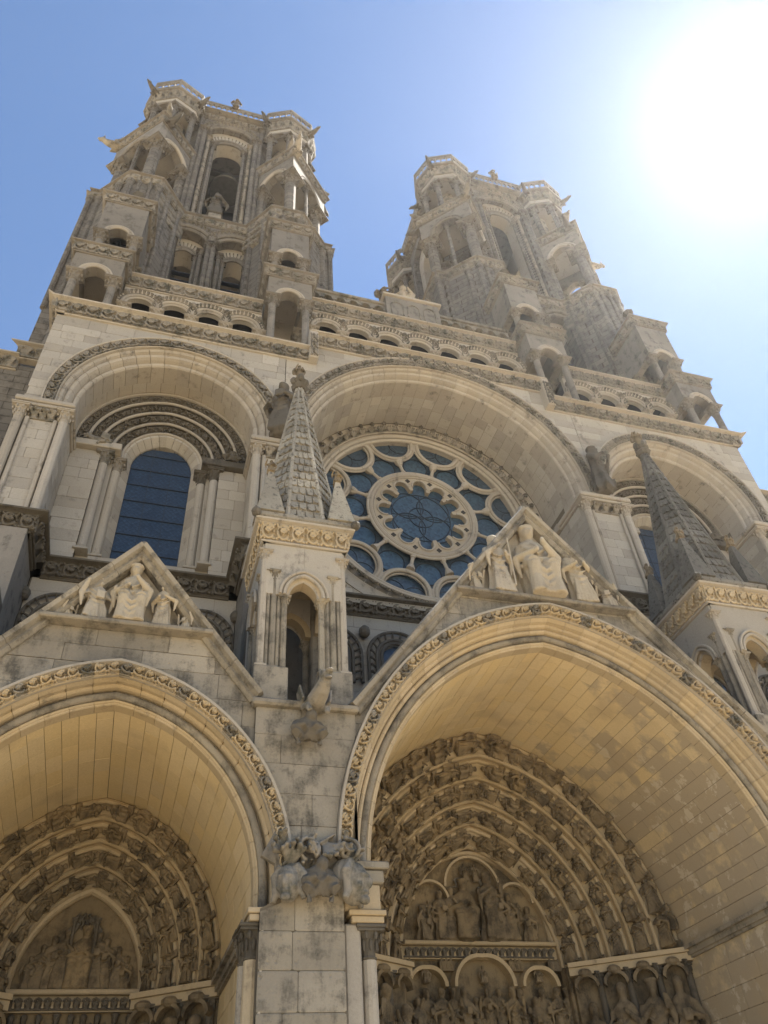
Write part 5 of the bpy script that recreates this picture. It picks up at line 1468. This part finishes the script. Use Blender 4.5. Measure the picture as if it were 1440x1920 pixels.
# ================================================================== tabernacles standing on the buttresses (belong to the towers)
def tabernacle(parent, xc, yf, zb, zcap, ztop, w=.82, roof=None, depth=1.7):
    t = bpy.data.objects.new('tabernacle', None); col.objects.link(t); t.parent = parent; t.location = Vector((xc, yf, zb)) - worg(parent)
    A = Arch(xc, zcap + .02, .36, .40)
    mb = MB(); wall_arches(mb, xc - w + .05, xc + w - .05, yf, yf + .35, zcap + .02, ztop - .58, [A]); build(mb, 'front_wall', 'tower', t)
    for sx in (-1, 1):
        mb = MB(); a, b = sorted((xc + sx * (w - .05), xc + sx * (w - .35))); mb.box(a, b, yf + .353, yf + depth, zcap + .02, ztop - .58); build(mb, 'side_wall', 'tower', t)
        column(t, xc + sx * (w - .24), yf + .15, zb, zcap, .125, 'tower', .42, 12, cap_r=.14, name='column')
        column(t, xc + sx * (w - .22), yf + depth - .35, zb, zcap, .12, 'carve', .42, 8, cap_r=.14, name='column')
    for d, r in ((.03, .045), (.13, .05)):
        mb = MB(); sweep_arch(mb, A, roll(d, yf - .02, r, 7), None, 9); build(mb, 'arch_moulding', 'moulding', t)
    mb = MB(); mb.box(xc - .5, xc + .5, yf + depth - .02, yf + depth + .3, zb, ztop - .6); build(mb, 'niche_back', 'wall', t)
    A2 = Arch(xc, zcap - .75, .36, .40); mb = MB(); sweep_arch(mb, A2, roll(0, yf + depth - .04, .06, 6), zb, 8); build(mb, 'niche_arch', 'moulding', t)
    mb = MB(); mb.box(xc - w + .1, xc + w - .1, yf + .36, yf + depth, ztop - .75, ztop - .6); build(mb, 'ceiling_slab', 'moulding', t)
    cornice(t, (xc - w, yf), (xc + w, yf), (0, -1), ztop - .57, .55, .16, unit='scroll_g', ends=(1, 1), size=.40)
    cornice(t, (xc - w, yf + depth), (xc - w, yf), (-1, 0), ztop - .57, .55, .16, joined=SCROLL_LO, ends=(0, 1), size=.40)
    cornice(t, (xc + w, yf), (xc + w, yf + depth), (1, 0), ztop - .57, .55, .16, joined=SCROLL_LO, ends=(1, 0), size=.40)
    if roof:
        mb = MB(); x0, x1 = xc - w - .16, xc + w + .16
        mb.add([(x0, yf - .18, ztop), (x1, yf - .18, ztop), (x1, yf + depth, ztop), (x0, yf + depth, ztop), (xc - .25, yf + depth - .3, ztop + roof), (xc + .25, yf + depth - .3, ztop + roof)], [(0, 1, 5, 4), (1, 2, 5), (0, 4, 3), (2, 3, 4, 5), (0, 3, 2, 1)])
        build(mb, 'hipped_roof', 'slate', t)
        mb = MB(); mb.lathe([(.10, ztop + roof * .5), (.2, ztop + roof * .75), (.12, ztop + roof), (.26, ztop + roof + .2), (.05, ztop + roof + .5)], xc + .1, yf + .6, 7); build(mb, 'roof_finial', 'dark', t)
    return t

# ================================================================== bell tower (built on the left, copied mirrored to the right)
TX, TY = -7.95, 10.4
def tower():
    tw = thing('bell_tower', 'left open stone bell tower with dark louvred lancets, nearest the clear blue sky', 'tower', (TX, TY, 22.6), 'twin towers of the west front')
    Rz = lambda k: Matrix.Translation((TX, TY, 0)) @ Matrix.Rotation(k, 4, 'Z') @ Matrix.Translation((-TX, -TY, 0))
    def rb(mb, rot, name, mat, par=None):
        if rot:
            R_ = Rz(rot); mb.v = [tuple(R_ @ Vector(p)) for p in mb.v]
        return build(mb, name, mat, par or tw)
    # ---- buttress tabernacles on the west front
    tabernacle(tw, -11.18, 3.22, 22.62, 24.45, 26.1)
    tabernacle(tw, -4.95, 3.22, 22.62, 25.5, 27.25)
    tabernacle(tw, -11.0, 3.62, 26.1, 27.85, 30.6, roof=1.3, w=.80)
    tabernacle(tw, -4.95, 3.62, 27.25, 29.0, 31.55, roof=1.3, w=.78)
    # ---- stage one walls
    yw = 6.35
    lz = 32.45
    AL = [Arch(TX - 1.08, 33.05, .43, .5), Arch(TX + 1.08, 33.05, .43, .5)]
    OL = [Arch(TX - 1.08, 33.55, .92, .95), Arch(TX + 1.08, 33.55, .92, .95)]
    mb = MB(); wall_arches(mb, TX - 2.8, TX + 2.8, yw, yw + .5, 33.5, 35.1, [Arch(o.cx, o.s, .92, .95) for o in OL])
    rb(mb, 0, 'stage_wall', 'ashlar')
    for x0, x1 in ((TX - 2.8, TX - 2.02), (TX - .14, TX + .14), (TX + 2.02, TX + 2.8)):
        mb = MB(); mb.box(x0, x1, yw, yw + .5, 22.6, 33.498); rb(mb, 0, 'stage_wall', 'ashlar')
    mb = MB(); wall_arches(mb, TX - 2.4, TX + 2.4, yw + .52, yw + 1.3, 33.0, 35.0, AL); rb(mb, 0, 'inner_wall', 'wall')
    for x0, x1 in ((TX - 2.4, TX - 1.51), (TX - .65, TX + .65), (TX + 1.51, TX + 2.4)):
        mb = MB(); mb.box(x0, x1, yw + .52, yw + 1.3, 22.6, 32.998); rb(mb, 0, 'inner_wall', 'wall')
    for o, a in zip(OL, AL):
        for d, y, r in ((.0, yw + .05, .09), (.17, yw - .03, .09), (.32, yw - .03, .05)):
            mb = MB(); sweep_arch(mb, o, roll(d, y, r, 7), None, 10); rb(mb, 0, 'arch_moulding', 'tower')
        jb = MB()
        for mt, sc, sg in arc_units(o, .40, .2, yw - .02): jb.addm(LEAF_LO, mt @ Matrix.Diagonal((sc, .5, .17, 1)))
        build(jb, 'carved_hood', 'carve', tw)
        jb = MB()
        for mt, sc, sg in arc_units(a, .34, .16, yw + .50): jb.addm(CROCKET, mt @ Matrix.Diagonal((.15, .25, .2, 1)))
        build(jb, 'leaf_ring', 'carve', tw)
        for d, y, r in ((.02, yw + .50, .07), (.17, yw + .48, .06)):
            mb = MB(); sweep_arch(mb, a, roll(d, y, r, 7), None, 10); rb(mb, 0, 'arch_moulding', 'tower')
        for sg in (-1, 1):
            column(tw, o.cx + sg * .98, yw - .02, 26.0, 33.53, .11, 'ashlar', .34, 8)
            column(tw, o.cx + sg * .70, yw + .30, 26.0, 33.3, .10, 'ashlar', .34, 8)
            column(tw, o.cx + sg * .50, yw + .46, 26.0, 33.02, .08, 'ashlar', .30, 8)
        for k in range(16):
            z = 22.8 + .62 * k
            mb = MB(); mb.add([(o.cx - .43, yw + .75, z), (o.cx + .43, yw + .75, z), (o.cx + .43, yw + 1.2, z + .42), (o.cx - .43, yw + 1.2, z + .42), (o.cx - .43, yw + .75, z + .05), (o.cx + .43, yw + .75, z + .05), (o.cx + .43, yw + 1.2, z + .47), (o.cx - .43, yw + 1.2, z + .47)], [(0, 3, 2, 1), (4, 5, 6, 7), (0, 1, 5, 4), (2, 3, 7, 6), (0, 4, 7, 3), (1, 2, 6, 5)])
            if 26.5 < z < 32.2: rb(mb, 0, 'louvre', 'louvre')
        mb = MB(); mb.box(o.cx - .5, o.cx + .5, yw + 1.32, yw + 1.4, 22.6, 32.0); rb(mb, 0, 'louvre_backing', 'void')
    # sides and back of the square stage
    for k, yy in ((pi / 2, 0), (-pi / 2, 0), (pi, 0)):
        mb = MB(); mb.box(TX - 3.4, TX + 3.4, TY - 4.95 if abs(k) < 3 else TY - 4.3, TY - 3.9, 22.6, 35.1); rb(mb, k, 'stage_wall', 'ashlar')
        for q in (-2.9, -1.2, 1.2, 2.9):
            mb = MB(); mb.lathe([(.2, 22.6), (.2, 35.1)], TX + q, TY - 4.97, 8); rb(mb, k, 'side_shaft', 'ashlar')
    # corner blocks (front-facing and side-facing canted buttresses)
    for sx in (-1, 1):
        poly = [(1.45, -4.05), (1.5, -4.05), (2.45, -5.3), (3.68, -5.3), (4.9, -4.08), (5.3, -4.08), (5.3, -2.5), (4.0, -1.4), (1.45, -1.4)]
        pts = [(TX + sx * x, TY + y, 22.6) for x, y in poly]
        mb = MB(); mb.prism(pts, (0, 0, 12.5)); rb(mb, 0, 'corner_buttress', 'ashlar')
        pts2 = [(TX + sx * x, TY - y, 22.6) for x, y in poly]
        mb = MB(); mb.prism(pts2, (0, 0, 12.5)); rb(mb, 0, 'corner_buttress', 'ashlar')
        for x, y, r in ((2.5, -5.28, .13), (2.85, -5.33, .08), (3.3, -5.33, .08), (3.65, -5.28, .13), (2.1, -4.9, .12), (4.1, -4.95, .13), (4.9, -4.1, .14), (5.28, -4.08, .12), (5.3, -3.3, .1), (1.62, -4.3, .12)):
            mb = MB(); mb.lathe([(r, 26.5), (r, 34.7), (r * 1.6, 35.05)], TX + sx * x, TY + y, 8); rb(mb, 0, 'engaged_shaft', 'ashlar')
    # corner foliage under the set-off
    jb = MB(); rg = random.Random(5)
    for sx in (-1, 1):
        for k in range(7):
            t = k / 6
            for q in range(3 - k // 3): jb.addm(SCROLL_LO, frame_mat((TX + sx * (1.5 + t * .9), TY - 4.2 - t * 1.05, 34.7 - .5 * q), (sx * .7, -.7, 0) if sx < 0 else (.7, -.7, 0), (0, 0, 1), (.5, .85, 0), (.5, .5, .45)))
    build(jb, 'corner_foliage', 'carve', tw)
    # stage one cornice following the plan
    cpts = [(-5.3, -2.4), (-5.3, -4.08), (-4.9, -4.08), (-3.68, -5.3), (-2.45, -5.3), (-1.45, -4.05), (1.45, -4.05), (2.45, -5.3), (3.68, -5.3), (4.9, -4.08), (5.3, -4.08), (5.3, -2.4)]
    for a, b in zip(cpts[:-1], cpts[1:]):
        u = Vector((b[0] - a[0], b[1] - a[1], 0)).normalized(); nv = (u.y, -u.x)
        cornice(tw, (TX + a[0], TY + a[1]), (TX + b[0], TY + b[1]), nv, 35.1, .56, .20, joined=SCROLL_LO, size=.5, ends=(.4, .4))
    mb = MB(); mb.prism([(TX + x, TY + y, 35.1) for x, y in cpts[1:-1]] + [(TX + 5.3, TY + 5.3, 35.1), (TX - 5.3, TY + 5.3, 35.1)], (0, 0, .52)); rb(mb, 0, 'stage_floor', 'wall')
    # ---- stage two: octagonal belfry
    ap, hwc = 3.75, 1.62
    Wn = Arch(TX, 45.1, .78, .85)
    for k in range(4):
        rot = k * pi / 2
        mb = MB(); yb = TY - ap
        wall_arches(mb, TX - hwc, TX + hwc, yb, yb + .35, 45.9, 48.0, [Arch(TX, 45.95, 1.25, 1.15)])
        rb(mb, rot, 'belfry_wall', 'ashlar')
        for a, b in ((-hwc, -1.25), (1.25, hwc)):
            mb = MB(); mb.box(TX + a, TX + b, yb, yb + .35, 35.6, 45.898); rb(mb, rot, 'belfry_wall', 'ashlar')
        mb = MB(); wall_arches(mb, TX - 1.3, TX + 1.3, yb + .36, yb + 1.1, 45.05, 47.9, [Arch(TX, 45.08, .76, .8)]); rb(mb, rot, 'inner_wall', 'wall')
        for a, b in ((-1.3, -.76), (.76, 1.3)):
            mb = MB(); mb.box(TX + a, TX + b, yb + .36, yb + 1.1, 35.6, 45.048); rb(mb, rot, 'inner_wall', 'wall')
        if k in (0,) :
            O2 = Arch(TX, 45.95, 1.25, 1.15); I2 = Arch(TX, 45.08, .76, .8)
            for A_, d, y, r in ((O2, .0, yb + .02, .09), (O2, .16, yb - .03, .07), (I2, .02, yb + .34, .08), (I2, .2, yb + .30, .08)):
                mb = MB(); sweep_arch(mb, A_, roll(d, y, r, 7), None, 10); rb(mb, rot, 'arch_moulding', 'tower')
            jb = MB()
            for mt, sc, sg in arc_units(O2, .27, .2, yb - .03): jb.addm(LEAF_LO, mt @ Matrix.Diagonal((sc, .5, .17, 1)))
            for mt, sc, sg in arc_units(I2, .34, .2, yb + .30): jb.addm(CROCKET, mt @ Matrix.Diagonal((.16, .25, .2, 1)))
            build(jb, 'carved_hood', 'carve', tw)
            for sg in (-1, 1):
                column(tw, TX + sg * 1.38, yb - .05, 35.66, 45.93, .14, 'ashlar', .4, 10)
                column(tw, TX + sg * 1.62, yb - .02, 35.66, 47.7, .12, 'ashlar', .3, 8)
                column(tw, TX + sg * 1.12, yb + .14, 35.66, 45.6, .10, 'grey', .36, 8)
                column(tw, TX + sg * .84, yb + .30, 35.66, 45.06, .10, 'ashlar', .36, 10)
                jb = MB()
                for q in range(34): jb.addm(CROCKET, frame_mat((TX + sg * .98, yb + .26, 36.1 + q * .27), (1, 0, 0), (0, 0, 1), (0, 1, 0), (.15, .28, .24)))
                build(jb, 'crocket_strip', 'dark', tw)
        # carved course and parapet of the cardinal face
        mb = MB(); a = (TX - hwc, yb); b = (TX + hwc, yb)
        R_ = Rz(rot)
        pa, pb = R_ @ Vector((a[0], a[1], 0)), R_ @ Vector((b[0], b[1], 0)); nn_ = R_.to_3x3() @ Vector((0, -1, 0))
        cornice(tw, (pa.x, pa.y), (pb.x, pb.y), (nn_.x, nn_.y), 47.75, .5, .22, joined=SCROLL_LO, size=.4, ends=(.3, .3))
    # diagonal faces
    for k in range(4):
        rot = pi / 4 + k * pi / 2
        dd = 3.72; hd = 1.53
        mb = MB(); wall_arches(mb, TX - hd, TX + hd, TY - dd, TY - dd + .5, 40.4, 48.2, [Arch(TX, 40.5, .85, .9)]); rb(mb, rot, 'belfry_wall', 'ashlar')
        for a, b in ((-hd, -.85), (.85, hd)):
            mb = MB(); mb.box(TX + a, TX + b, TY - dd, TY - dd + .5, 35.6, 40.398); rb(mb, rot, 'belfry_wall', 'ashlar')
        if k in (0, 3, 1, 2): pavilion(tw, rot, k)
    mb = MB(); mb.lathe([(4.0, 47.9), (4.0, 48.2)], TX, TY, 8, pi / 8); rb(mb, 0, 'roof_slab', 'tower')
    mb = MB(); mb.box(TX - 2.3, TX + 2.3, TY - 2.3, TY + 2.3, 35.62, 35.7); mb.box(TX - 1.2, TX + 1.2, TY + 1.4, TY + 2.6, 35.71, 47.8); mb.box(TX - 2.9, TX + 2.9, TY + 1.2, TY + 1.4, 35.72, 44.0)
    rb(mb, 0, 'bell_chamber', 'void')
    # parapet ring: over cardinal faces and round each turret
    for k in range(4):
        rot = k * pi / 2; yb = TY - ap - .42
        cs = [TX - 1.5 + .3 * i for i in range(11)]
        mb = MB(); wall_arches(mb, TX - 1.62, TX + 1.62, yb, yb + .10, 48.68, 48.95, [Arch(c, 48.68, .115, .17) for c in cs]); rb(mb, rot, 'parapet', 'tower')
        mb = MB(); mb.box(TX - 1.62, TX + 1.62, yb, yb + .10, 48.252, 48.33); rb(mb, rot, 'parapet', 'tower')
        for i in range(12):
            x = TX - 1.65 + .3 * i; mb = MB(); mb.box(x - .03, x + .03, yb + .02, yb + .09, 48.332, 48.678); rb(mb, rot, 'parapet_post', 'tower')
        mb = MB(); mb.cbox(TX - 1.65, TX + 1.65, yb - .04, yb + .14, 48.952, 49.1, .02); rb(mb, rot, 'parapet_coping', 'tower')
        mb = MB(); mb.box(TX - 1.62, TX + 1.62, yb - .02, yb + .5, 48.2, 48.25); rb(mb, rot, 'parapet_ledge', 'grey')
    put(ME['fig1'], 'parapet_figure', tw, Matrix.Translation((TX, TY - ap - .45, 48.9)) @ Matrix.Diagonal((1.4, 1.4, 1.3, 1)))
    return tw

def pavilion(tw, rot, k):
    """two-storey corner tabernacle: square open storey turned 45 degrees, octagonal turret above"""
    R_ = Matrix.Translation((TX, TY, 0)) @ Matrix.Rotation(rot, 4, 'Z')
    pv = bpy.data.objects.new('corner_tabernacle', None); col.objects.link(pv); pv.parent = tw
    c0 = R_ @ Vector((0, -5.0, 35.6)); pv.location = c0 - worg(tw)
    def b_(mb, name, mat):
        mb.v = [tuple(R_ @ Vector(p)) for p in mb.v]; return build(mb, name, mat, pv)
    def colm(x, y, z0, z1, r, mat, ch, n=10):
        q = R_ @ Vector((x, y, 0)); return column(pv, q.x, q.y, z0, z1, r, mat, ch, n, rot=rot)
    hw, yo, yi = 1.45, -6.02, -3.95           # q half width, outer and inner p
    for sx in (-1, 1):
        colm(sx * 1.10, yo + .38, 35.66, 40.3, .27, 'ashlar', .75, 12)
        colm(sx * 1.12, yi + .05, 35.66, 40.3, .25, 'ashlar', .75, 10)
    # outer face arch wall, side arch walls
    mb = MB(); wall_arches(mb, -hw, hw, yo, yo + .4, 40.3, 42.0, [Arch(0, 40.32, .82, .95)]); b_(mb, 'arch_wall', 'tower')
    for d, r in ((.03, .07), (.18, .07)):
        mb = MB(); sweep_arch(mb, Arch(0, 40.32, .82, .95), roll(d, yo - .02, r, 7), None, 9); b_(mb, 'arch_moulding', 'tower')
    for sx in (-1, 1):
        for d, r in (('w', 0), (.03, .07), (.18, .07)):
            A_ = Arch((yo + yi) / 2 + .1, 40.32, .62, .8)
            mb = MB()
            if d == 'w': wall_arches(mb, yo + .402, yi + .3, 0, .4, 40.3, 42.0, [A_]); nm, mt = 'arch_wall', 'tower'
            else: sweep_arch(mb, A_, roll(d, -.02, r, 7), None, 9); nm, mt = 'arch_moulding', 'moulding'
            mb.v = [(sx * (hw - y), x, z) for x, y, z in mb.v]
            b_(mb, nm, mt)
    mb = MB(); mb.box(-hw + .1, hw - .1, yo + .1, yi + .2, 41.9, 42.1); b_(mb, 'ceiling_slab', 'wall')
    for a, b, nv in (((-hw, yo), (hw, yo), (0, -1)), ((-hw, yi + .2), (-hw, yo), (-1, 0)), ((hw, yo), (hw, yi + .2), (1, 0))):
        pa, pb = R_ @ Vector((a[0], a[1], 0)), R_ @ Vector((b[0], b[1], 0)); nn_ = R_.to_3x3() @ Vector((nv[0], nv[1], 0))
        e = (1, 1) if nv == (0, -1) else ((0, 1) if nv[0] < 0 else (1, 0))
        cornice(pv, (pa.x, pa.y), (pb.x, pb.y), (nn_.x, nn_.y), 42.05, .6, .20, joined=SCROLL_LO, size=.36, ends=e)
    mb = MB(); mb.box(-hw, hw, yo, yi + .2, 42.1, 42.6); b_(mb, 'roof_slab', 'tower')
    # middle colonnette of the outer face
    colm(0, yo + .2, 35.66, 41.2, .10, 'ashlar', .4, 8)
    # octagonal turret
    q0 = (0, -4.36)
    def oct_(mb, r0, z0, r1, z1, name, mat): mb.lathe([(r0, z0), (r1, z1)], 0, q0[1], 8, 0); return b_(mb, name, mat)
    for i in range(8):
        a = i * pi / 4
        x, y = 1.38 * cos(a), q0[1] + 1.38 * sin(a)
        if y > -3.3: continue
        colm(x, y, 42.65, 46.2, .15, 'ashlar', .55, 10)
    mb = MB(); mb.lathe([(.55, 42.65), (.55, 46.8)], 0, q0[1] + .15, 10); b_(mb, 'turret_core', 'grey')
    for i in range(8):
        a = i * pi / 4 + pi / 8; w = 1.48 * math.sin(pi / 8)
        ap = 1.48 * cos(pi / 8)
        mb = MB(); wall_arches(mb, -w, w, 0, .22, 46.2, 47.2, [Arch(0, 46.22, w * .72, .42)])
        Rr = Matrix.Translation((0, q0[1], 0)) @ Matrix.Rotation(a + pi / 2, 4, 'Z') @ Matrix.Translation((0, -ap, 0))
        mb.v = [tuple(Rr @ Vector(p)) for p in mb.v]; b_(mb, 'turret_arch', 'tower')
        mb = MB(); sweep_arch(mb, Arch(0, 46.22, w * .72, .42), roll(.03, -.02, .05, 6), None, 7)
        mb.v = [tuple(Rr @ Vector(p)) for p in mb.v]; b_(mb, 'arch_moulding', 'tower')
        va = R_ @ Vector((1.5 * cos(a - pi / 8), q0[1] + 1.5 * sin(a - pi / 8), 0)); vb = R_ @ Vector((1.5 * cos(a + pi / 8), q0[1] + 1.5 * sin(a + pi / 8), 0))
        nn_ = R_.to_3x3() @ Vector((cos(a), sin(a), 0))
        cornice(pv, (va.x, va.y), (vb.x, vb.y), (nn_.x, nn_.y), 47.2, .95, .24, joined=LEAF_LO, size=.36, ends=(.42, .42))
        # pierced parapet panel
        ro = 1.78; w2 = ro * math.sin(pi / 8); ap2 = ro * cos(pi / 8)
        Rq = Matrix.Translation((0, q0[1], 0)) @ Matrix.Rotation(a + pi / 2, 4, 'Z') @ Matrix.Translation((0, -ap2, 0))
        for nm, args in (('parapet', (48.62, 48.95)), ):
            mb = MB(); wall_arches(mb, -w2, w2, 0, .10, 48.72, 48.98, [Arch(-w2 + w2 / 2 * (j + .5), 48.72, w2 * .2, .17) for j in range(4)])
            mb.v = [tuple(Rq @ Vector(p)) for p in mb.v]; b_(mb, 'parapet', 'tower')
        for j in range(5):
            x = -w2 + w2 / 2 * j; mb = MB(); mb.box(x - .03, x + .03, .02, .09, 48.3, 48.72); mb.v = [tuple(Rq @ Vector(p)) for p in mb.v]; b_(mb, 'parapet_post', 'tower')
        mb = MB(); mb.cbox(-w2 - .03, w2 + .03, -.03, .13, 48.982, 49.2, .02); mb.v = [tuple(Rq @ Vector(p)) for p in mb.v]; b_(mb, 'parapet_coping', 'tower')
        mb = MB(); mb.box(-w2, w2, -.02, .2, 48.16, 48.3); mb.v = [tuple(Rq @ Vector(p)) for p in mb.v]; b_(mb, 'parapet_base', 'grey')
    mb = MB(); mb.lathe([(1.5, 46.9), (1.5, 48.15)], 0, q0[1], 8, 0); b_(mb, 'turret_ceiling', 'wall')
    # oxen and gargoyles leaning out
    def bst(key, nm, x, y, z, ang, s_):
        put(ME[key], nm, pv, R_ @ Matrix.Translation((x, y, z)) @ Matrix.Rotation(ang, 4, 'Z') @ Matrix.Diagonal((s_, s_, s_, 1)))
    bst('ox', 'ox_sculpture', -.98, q0[1] - .98, 43.3, -pi / 4, .85)
    bst('ox', 'ox_sculpture', .98, q0[1] - .98, 43.3, pi / 4, .85)
    bst('garg', 'gargoyle', -1.55, q0[1], 47.95, -pi / 2, .6)
    bst('garg', 'gargoyle', 1.55, q0[1], 47.95, pi / 2, .6)
    bst('garg', 'gargoyle', 0, q0[1] - 1.6, 47.95, 0, .6)
    bst('ox', 'ox_sculpture', -1.3, yo - .05, 42.4, -pi / 4, .8)
    bst('garg', 'gargoyle', 1.45, yo + .3, 42.3, pi / 2, .7)
    return pv
tw = tower()
mb = MB(); mb.cbox(TX - .4, TX + .2, TY - 3.65, TY - 3.05, 35.6, 37.32, .04); bq = build(mb, 'plinth', 'grey', tw)
statue('figd1', 'small stone figure standing at the foot of the tall left belfry window', (TX - .12, TY - 3.35, 37.3), 2.4, 0)
def bell():
    mb = MB(); mb.lathe([(.85, 0), (.9, .06), (.72, .35), (.58, .9), (.52, 1.2), (.35, 1.42), (.1, 1.5)], 0, 0, 20)
    mb.tube([(0, 0, 1.4), (0, 0, 1.9)], .12, 8); mb.box(-1.3, 1.3, -.15, .15, 1.85, 2.1)
    return mb
bm = bell(); bm.v = [(x + TX + .15, y + TY - 1.9, z + 43.4) for x, y, z in bm.v]
bo = build(bm, 'bell', 'bronze', None); bo['label'] = 'dark bronze bell hanging inside the tall left belfry window'; bo['category'] = 'bell'
# ---- right tower: mirrored copy of every part
kids = {}
for q in bpy.data.objects:
    if q.parent is not None: kids.setdefault(q.parent.name, []).append(q)
t2 = copy_tree(tw, None, kids)
t2.location = (-TX, TY, 22.6); t2.scale = (-1, 1, 1)
t2['label'] = 'right open stone bell tower, hazy against the glare of the sun'
s2 = copy_tree(lp, None, kids)
s2.location = (-LC, 0, 0); s2.scale = (-1, 1, 1)
s2['label'] = 'right side porch mirrored beyond the right pinnacle, mostly hidden'

# ================================================================== haze volume added to stand in for lens glare
hz = MB(); hz.box(-60, 60, -30, 60, -1.0, 56)
ho = build(hz, 'haze', None, None, kind='stuff', label='thin added haze standing in for lens glare round the towers')
hm = bpy.data.materials.new('glare_haze'); hm.use_nodes = True; ht = hm.node_tree; ht.nodes.clear()
hout = ht.nodes.new('ShaderNodeOutputMaterial'); hv = ht.nodes.new('ShaderNodeVolumePrincipled')
hv.inputs['Color'].default_value = (0.97, 0.98, 1.0, 1); hv.inputs['Density'].default_value = 0.00022; hv.inputs['Anisotropy'].default_value = 0.74
ht.links.new(hv.outputs[0], hout.inputs['Volume']); ho.data.materials.append(hm)
